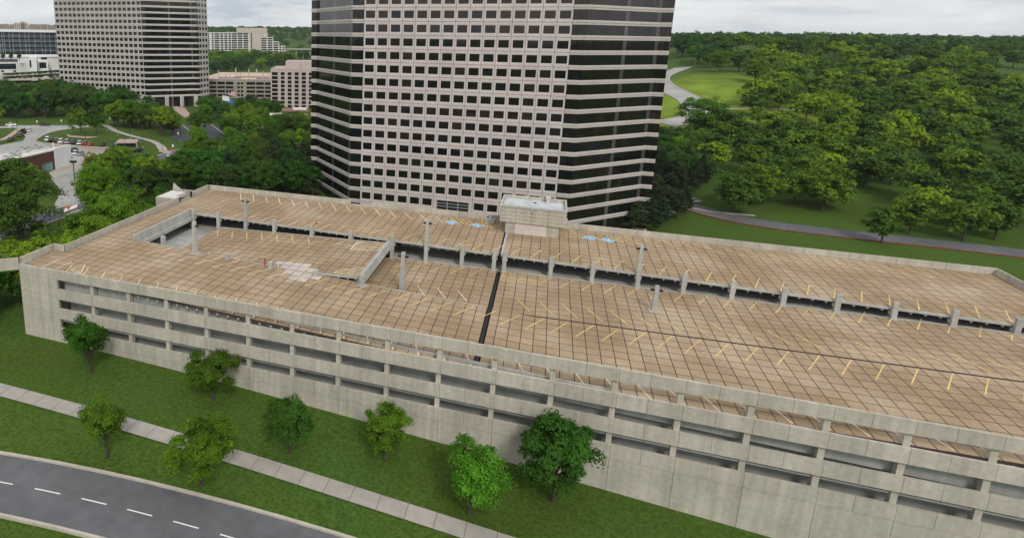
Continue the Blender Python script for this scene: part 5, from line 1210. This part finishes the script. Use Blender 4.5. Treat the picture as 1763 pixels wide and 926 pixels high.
T(160, 312, 'tree', 'leaf_yellow', 9.6, 'yellow green flowering tree beside the drive island', .9)
T(206, 300, 'tree', 'leaf_dark', 9.5, 'dark round tree right of the yellow green tree', 1.0)
T(141, 232.5, 'tree', 'leaf_mid', 12.5, 'left one of the twin trees on the grassy island', .8); T(166.5, 232.5, 'tree', 'leaf_mid', 12.0, 'right one of the twin trees on the grassy island', .78)
T(205, 360, 'tree', 'leaf_mid', 8.5, 'mid green tree between the bright tree and the garage', 1.0)
T(41, 231, 'bush', 'leaf_red', 2.4, 'dark red bush at the end of the hedge verge', 1.0)
T(-6, 214, 'tree', 'leaf_yellow', 11, 'light green tree cut by the left edge above the drive loop', .9)
tree('big', 'leaf_mid', 66, 318, 17.5, 'lone broad oak standing on the bright hillside field', wide=1.3)
for k, px in enumerate((5.5, 19.5, 33.5)):
    fr = Frame(px, 103, 525); s = fr.O; h_ = 6.5; r = tree('cone', 'leaf_dark', s[0], s[1], h_, 'small conical tree on the white podium terrace', 'conical trees on the podium'); r.location.z = fr.pt(px, 104.3)[1]-.2
# along the left flank of the garage
for (x, y, h, lf, k, lab) in ((-79, 108, 11.5, 'leaf_mid', 'tree', None), (-80.5, 98.5, 12.6, 'leaf_bright', 'big', 'large bright tree leaning over the left parapet by the stair landing'), (-78.5, 88, 10.6, 'leaf_bright', 'tree', None), (-86, 92, 10.2, 'leaf_mid', 'tree', None), (-78, 79.5, 10.0, 'leaf_bright', 'tree', None), (-85.5, 83, 9.0, 'leaf_mid', 'tree', None),
        (-78.8, 72.5, 10.6, 'leaf_bright', 'tree', None), (-84.5, 73, 10.2, 'leaf_bright', 'tree', None), (-80.5, 66.5, 10.3, 'leaf_mid', 'tree', None), (-88, 67, 10.0, 'leaf_mid', 'tree', None), (-95, 70, 9.0, 'leaf_bright', 'tree', None), (-79.5, 57.0, 8.6, 'leaf_mid', 'tree', 'young green tree below the front left corner of the garage'), (-88, 100, 11, 'leaf_mid', 'tree', None), (-92, 110, 11, 'leaf_dark', 'tree', None)):
    tree(k, lf, x, y, h, lab or 'green tree growing close along the left garage wall', None if lab else 'trees along the left garage wall', wide=1.05)
# the woods
wood([(-40, 176), (215, 176), (222, 200), (192, 212), (160, 204), (-40, 208)], 56, 5.6, (13.5, 17.5), DMIX, 'dark green tree in the dense belt before the left tower', 'dense tree belt before the left tower', (.95, 1.25))
wood([(192, 214), (300, 206), (306, 232), (292, 240), (266, 238), (205, 222)], 17, 7.0, (10, 13.5), MIX, 'broad tree in the grove between the path and the entrance ramp', 'grove beside the garden path', (1.0, 1.25))
wood([(330, 214), (345, 204), (480, 202), (532, 222), (532, 250), (440, 246), (400, 239), (388, 226), (372, 212), (342, 214)], 34, 6.5, (10, 14), MIX, 'green tree in the grove right of the entrance ramps', 'grove right of the entrance ramps', (1.0, 1.25))
wood([(300, 186), (360, 184), (420, 190), (470, 196), (460, 200), (330, 204)], 10, 7, (9, 13), DMIX, 'dark tree beside the foot of the left tower', 'trees at the foot of the left tower')
wood([(178, 330), (196, 300), (224, 284), (262, 284), (282, 290), (318, 268), (392, 272), (470, 274), (537, 284), (540, 300), (330, 312), (262, 334), (225, 345)], 46, 5.8, (10.5, 14), MIX, 'tree in the wood between the street and the garage', 'wood behind the garage', (.95, 1.2))
wood([(262, 334), (330, 306), (440, 300), (545, 296), (556, 352), (300, 352)], 22, 5.4, (11, 14.5), [('tree', 'leaf_dark', .6), ('tree', 'leaf_blue', .2), ('pine', 'needle', .2)], 'dark tree directly behind the rear parapet of the garage', 'dark trees behind the rear parapet', (.95, 1.2))
wood([(320, 248), (392, 244), (470, 256), (537, 262), (537, 280), (470, 272), (392, 262), (330, 258)], 20, 5.6, (7.0, 10), MIX, 'tree lining the street at the near side of the ramps', 'street side trees', (1.0, 1.3))
wood([(440, 300), (546, 292), (556, 352), (470, 345)], 10, 4.2, (13, 16), [('pine', 'needle', .8), ('pine', 'leaf_blue', .2)], 'dark pine left of the glass tower foot', 'pines left of the tower', (.8, 1.0))
wood([(1064, 400), (1098, 366), (1122, 352), (1180, 350), (1190, 372), (1130, 396)], 12, 4.2, (9, 12.5), [('pine', 'needle', 1)], 'dark pine on the lawn right of the tower', 'pines right of the tower', (1.0, 1.3))
wood([(1118, 330), (1140, 296), (1205, 300), (1205, 340), (1130, 346)], 14, 4.6, (11, 14.5), [('pine', 'needle', .6), ('tree', 'leaf_blue', .4)], 'slender dark tree along the lower street', 'trees along the lower street', (.75, 1.0))
wood([(1118, 300), (1134, 236), (1205, 240), (1205, 300)], 22, 5.5, (10, 14), MIX, 'green tree in the belt below the hillside field', 'tree belt below the field', (1.0, 1.3))
wood([(1146, 78), (1240, 80), (1240, 128), (1205, 112), (1184, 100), (1148, 108)], 20, 9.0, (12, 17), DMIX, 'tree in the wood above the hill road', 'hilltop wood above the road', (1.1, 1.4))
wood([(366, 104), (500, 100), (535, 96), (535, 105), (462, 121), (366, 127)], 64, 7.0, (12, 16), MIX, 'tree in the wood between the far garage and the stepped block', 'wood below the stepped block', (1.1, 1.5))
for y0, dep in ((127.5, 480), (133.5, 455)):
    for k in range(24):
        px = 8+k*4; fr = Frame(px, y0-(px-50)*.06, dep); s = fr.O; r = tree('bush', 'leaf_dark', s[0], s[1], 2.6, 'dark clipped bush in a terrace hedge below the white podium', 'terrace hedge bushes', wide=1.1); r.location.z = fr.pt(px, y0-(px-50)*.06)[1]-1.0
wood([(150, 640), (900, 600), (1760, 760), (1500, 900), (100, 900)], 9, 9.0, (6.5, 9.5), [('mid', 'leaf_mid', .5), ('mid', 'leaf_bright', .25), ('mid', 'leaf_dark', .25)], 'young tree on the lawn in front of the garage', 'lawn trees before the garage', (1.0, 1.2))
# the wooded slope that runs on to the right, one mass
SM = -20
wood([(1205, 232), (1500, 240), (1790, 262), (1790, 335), (1500, 325), (1205, 300)], 48, 6.5, (11, 15), MIX, '', '', (1.0, 1.3), mass=True)
wood([(1215, 300), (1400, 320), (1790, 330), (1790, 420), (1500, 420), (1300, 392), (1225, 352)], 22, 8.0, (10, 14), MIX, '', '', (1.0, 1.3), mass=True)
wood([(1240, 80), (1790, 80), (1790, 120), (1240, 128)], 60, 8.0, (12, 17), DMIX, '', '', (1.1, 1.4), mass=True)
wood([(1285, 128), (1790, 118), (1790, 250), (1300, 240)], 90, 8, (10, 16), MIX, '', '', (1.1, 1.45), mass=True)
lite = [broadleaf(120+i, 12, 4.6+.3*i, 1.6, 54, 2300, .85, lobes=3+i) for i in range(3)]; LV = []; LF = []; nv = 0; tb = MB(); LM = []
for k, x, y, z, h, wd, a in LITE:
    V, Fq, _ = lite[rt.randrange(3)]; s = h/12; c_, s_ = math.cos(a), math.sin(a)
    LV.append(np.stack([(V[:, 0]*c_-V[:, 1]*s_)*s*wd+x, (V[:, 0]*s_+V[:, 1]*c_)*s*wd+y, V[:, 2]*s+z], 1)); LF.append(Fq+nv); nv += len(V); LM += [rt.choice((0, 0, 1, 1, 2))]*len(Fq); tb.cyl((x, y, z-.5), (x, y, z+h*.6), .028*h, .012*h, 6)
wm = np_mesh('wooded_slope', np.concatenate(LV), np.concatenate(LF), MT['leaf_mid']); wm.materials.append(MT['leaf_dark']); wm.materials.append(MT['leaf_bright']); wm.polygons.foreach_set('material_index', LM)
put('wooded_slope', wm, (0, 0, 0), label='dense green wood covering the slope at the right', kind='stuff')
tb.build('wooded_slope_trunks', MT['bark'], kind='stuff')
# distant woods, one mass
def forest():
    r = np.random.default_rng(77); Ps = []
    def band(n, r0, r1, a0, a1):
        a = r.uniform(a0, a1, n); d = np.sqrt(r.uniform(r0*r0, r1*r1, n)); Ps.append(np.stack([d*np.sin(a), d*np.cos(a)], 1))
    band(1500, 640, 2400, R_(-62), R_(-12)); band(1100, 620, 1700, R_(8), R_(44)); band(700, 2300, 4300, R_(-60), R_(44)); band(420, 260, 900, R_(70), R_(290)); band(300, 900, 2500, R_(44), R_(298))  # the last bands stand unseen behind the camera, added for window reflections
    P = np.concatenate(Ps)
    keep = np.ones(len(P), bool)
    for (c, rad) in (((-110, 470), 130), ((-190, 960), 110), ((-420, 470), 170)): keep &= np.hypot(P[:, 0]-c[0], P[:, 1]-c[1]) > rad
    # leave the sight lines to the far blocks open
    pj = project(np.column_stack([P, height(P[:, 0], P[:, 1])]))
    keep &= ~((pj[:, 0] > 355) & (pj[:, 0] < 505) & (pj[:, 2] > 0) & (pj[:, 2] < 1020)); keep &= ~((pj[:, 0] > -60) & (pj[:, 0] < 110) & (pj[:, 2] > 0) & (pj[:, 2] < 1100))
    P = P[keep]; Z = height(P[:, 0], P[:, 1]); d = np.hypot(P[:, 0], P[:, 1])
    Vs = []; Ns = []; Sz = []
    for (x, y), z, dd in zip(P, Z, d):
        h = r.uniform(11, 19); R0 = r.uniform(5, 8.5)*(1.0 if dd < 1500 else 1.7); m = 90 if dd < 1500 else 42
        e_ = r.normal(size=(m, 3)); e_ /= np.linalg.norm(e_, axis=1, keepdims=True); e_[:, 2] = np.abs(e_[:, 2])*1.0-.15
        Vs.append(np.array([x, y, z+h*.55])+e_*np.array([R0, R0, h*.45])*r.uniform(.75, 1.05, (m, 1))); nn = e_+r.normal(size=(m, 3))*.35; Ns.append(nn/np.linalg.norm(nn, axis=1, keepdims=True)); Sz.append(np.full(m, 2.6 if dd < 1500 else 5.5))
    V = np.concatenate(Vs); Nn = np.concatenate(Ns); S = np.concatenate(Sz)
    a = r.normal(size=V.shape); t = np.cross(Nn, a); t /= np.linalg.norm(t, axis=1, keepdims=True); s = np.cross(Nn, t); L_ = (S*r.uniform(.6, 1.3, len(S)))[:, None]
    Q = np.stack([V-t*L_*.5, V+s*L_*.4, V+t*L_*.5, V-s*L_*.4], 1).reshape(-1, 3)
    return put('distant_woods', np_mesh('distant_woods', Q, np.arange(len(Q)).reshape(-1, 4), MT['far_leaf']), (0, 0, 0), label='hazy wooded hills along the horizon', kind='stuff')
forest()
# haze
HZ = .00006
if HZ:
    b = MB(); b.box(-7000, -6000, -40, 7000, 7000, 190); m = bpy.data.materials.new('haze_air'); m.use_nodes = True; t = m.node_tree; t.nodes.clear(); o = t.nodes.new('ShaderNodeOutputMaterial'); v = t.nodes.new('ShaderNodeVolumePrincipled')
    v.inputs['Color'].default_value = (.80, .88, .97, 1); v.inputs['Density'].default_value = HZ; v.inputs['Anisotropy'].default_value = .2; t.links.new(v.outputs[0], o.inputs['Volume'])
    b.build('haze', m, kind='stuff')
print('trees', NT, 'objects', len(bpy.data.objects))
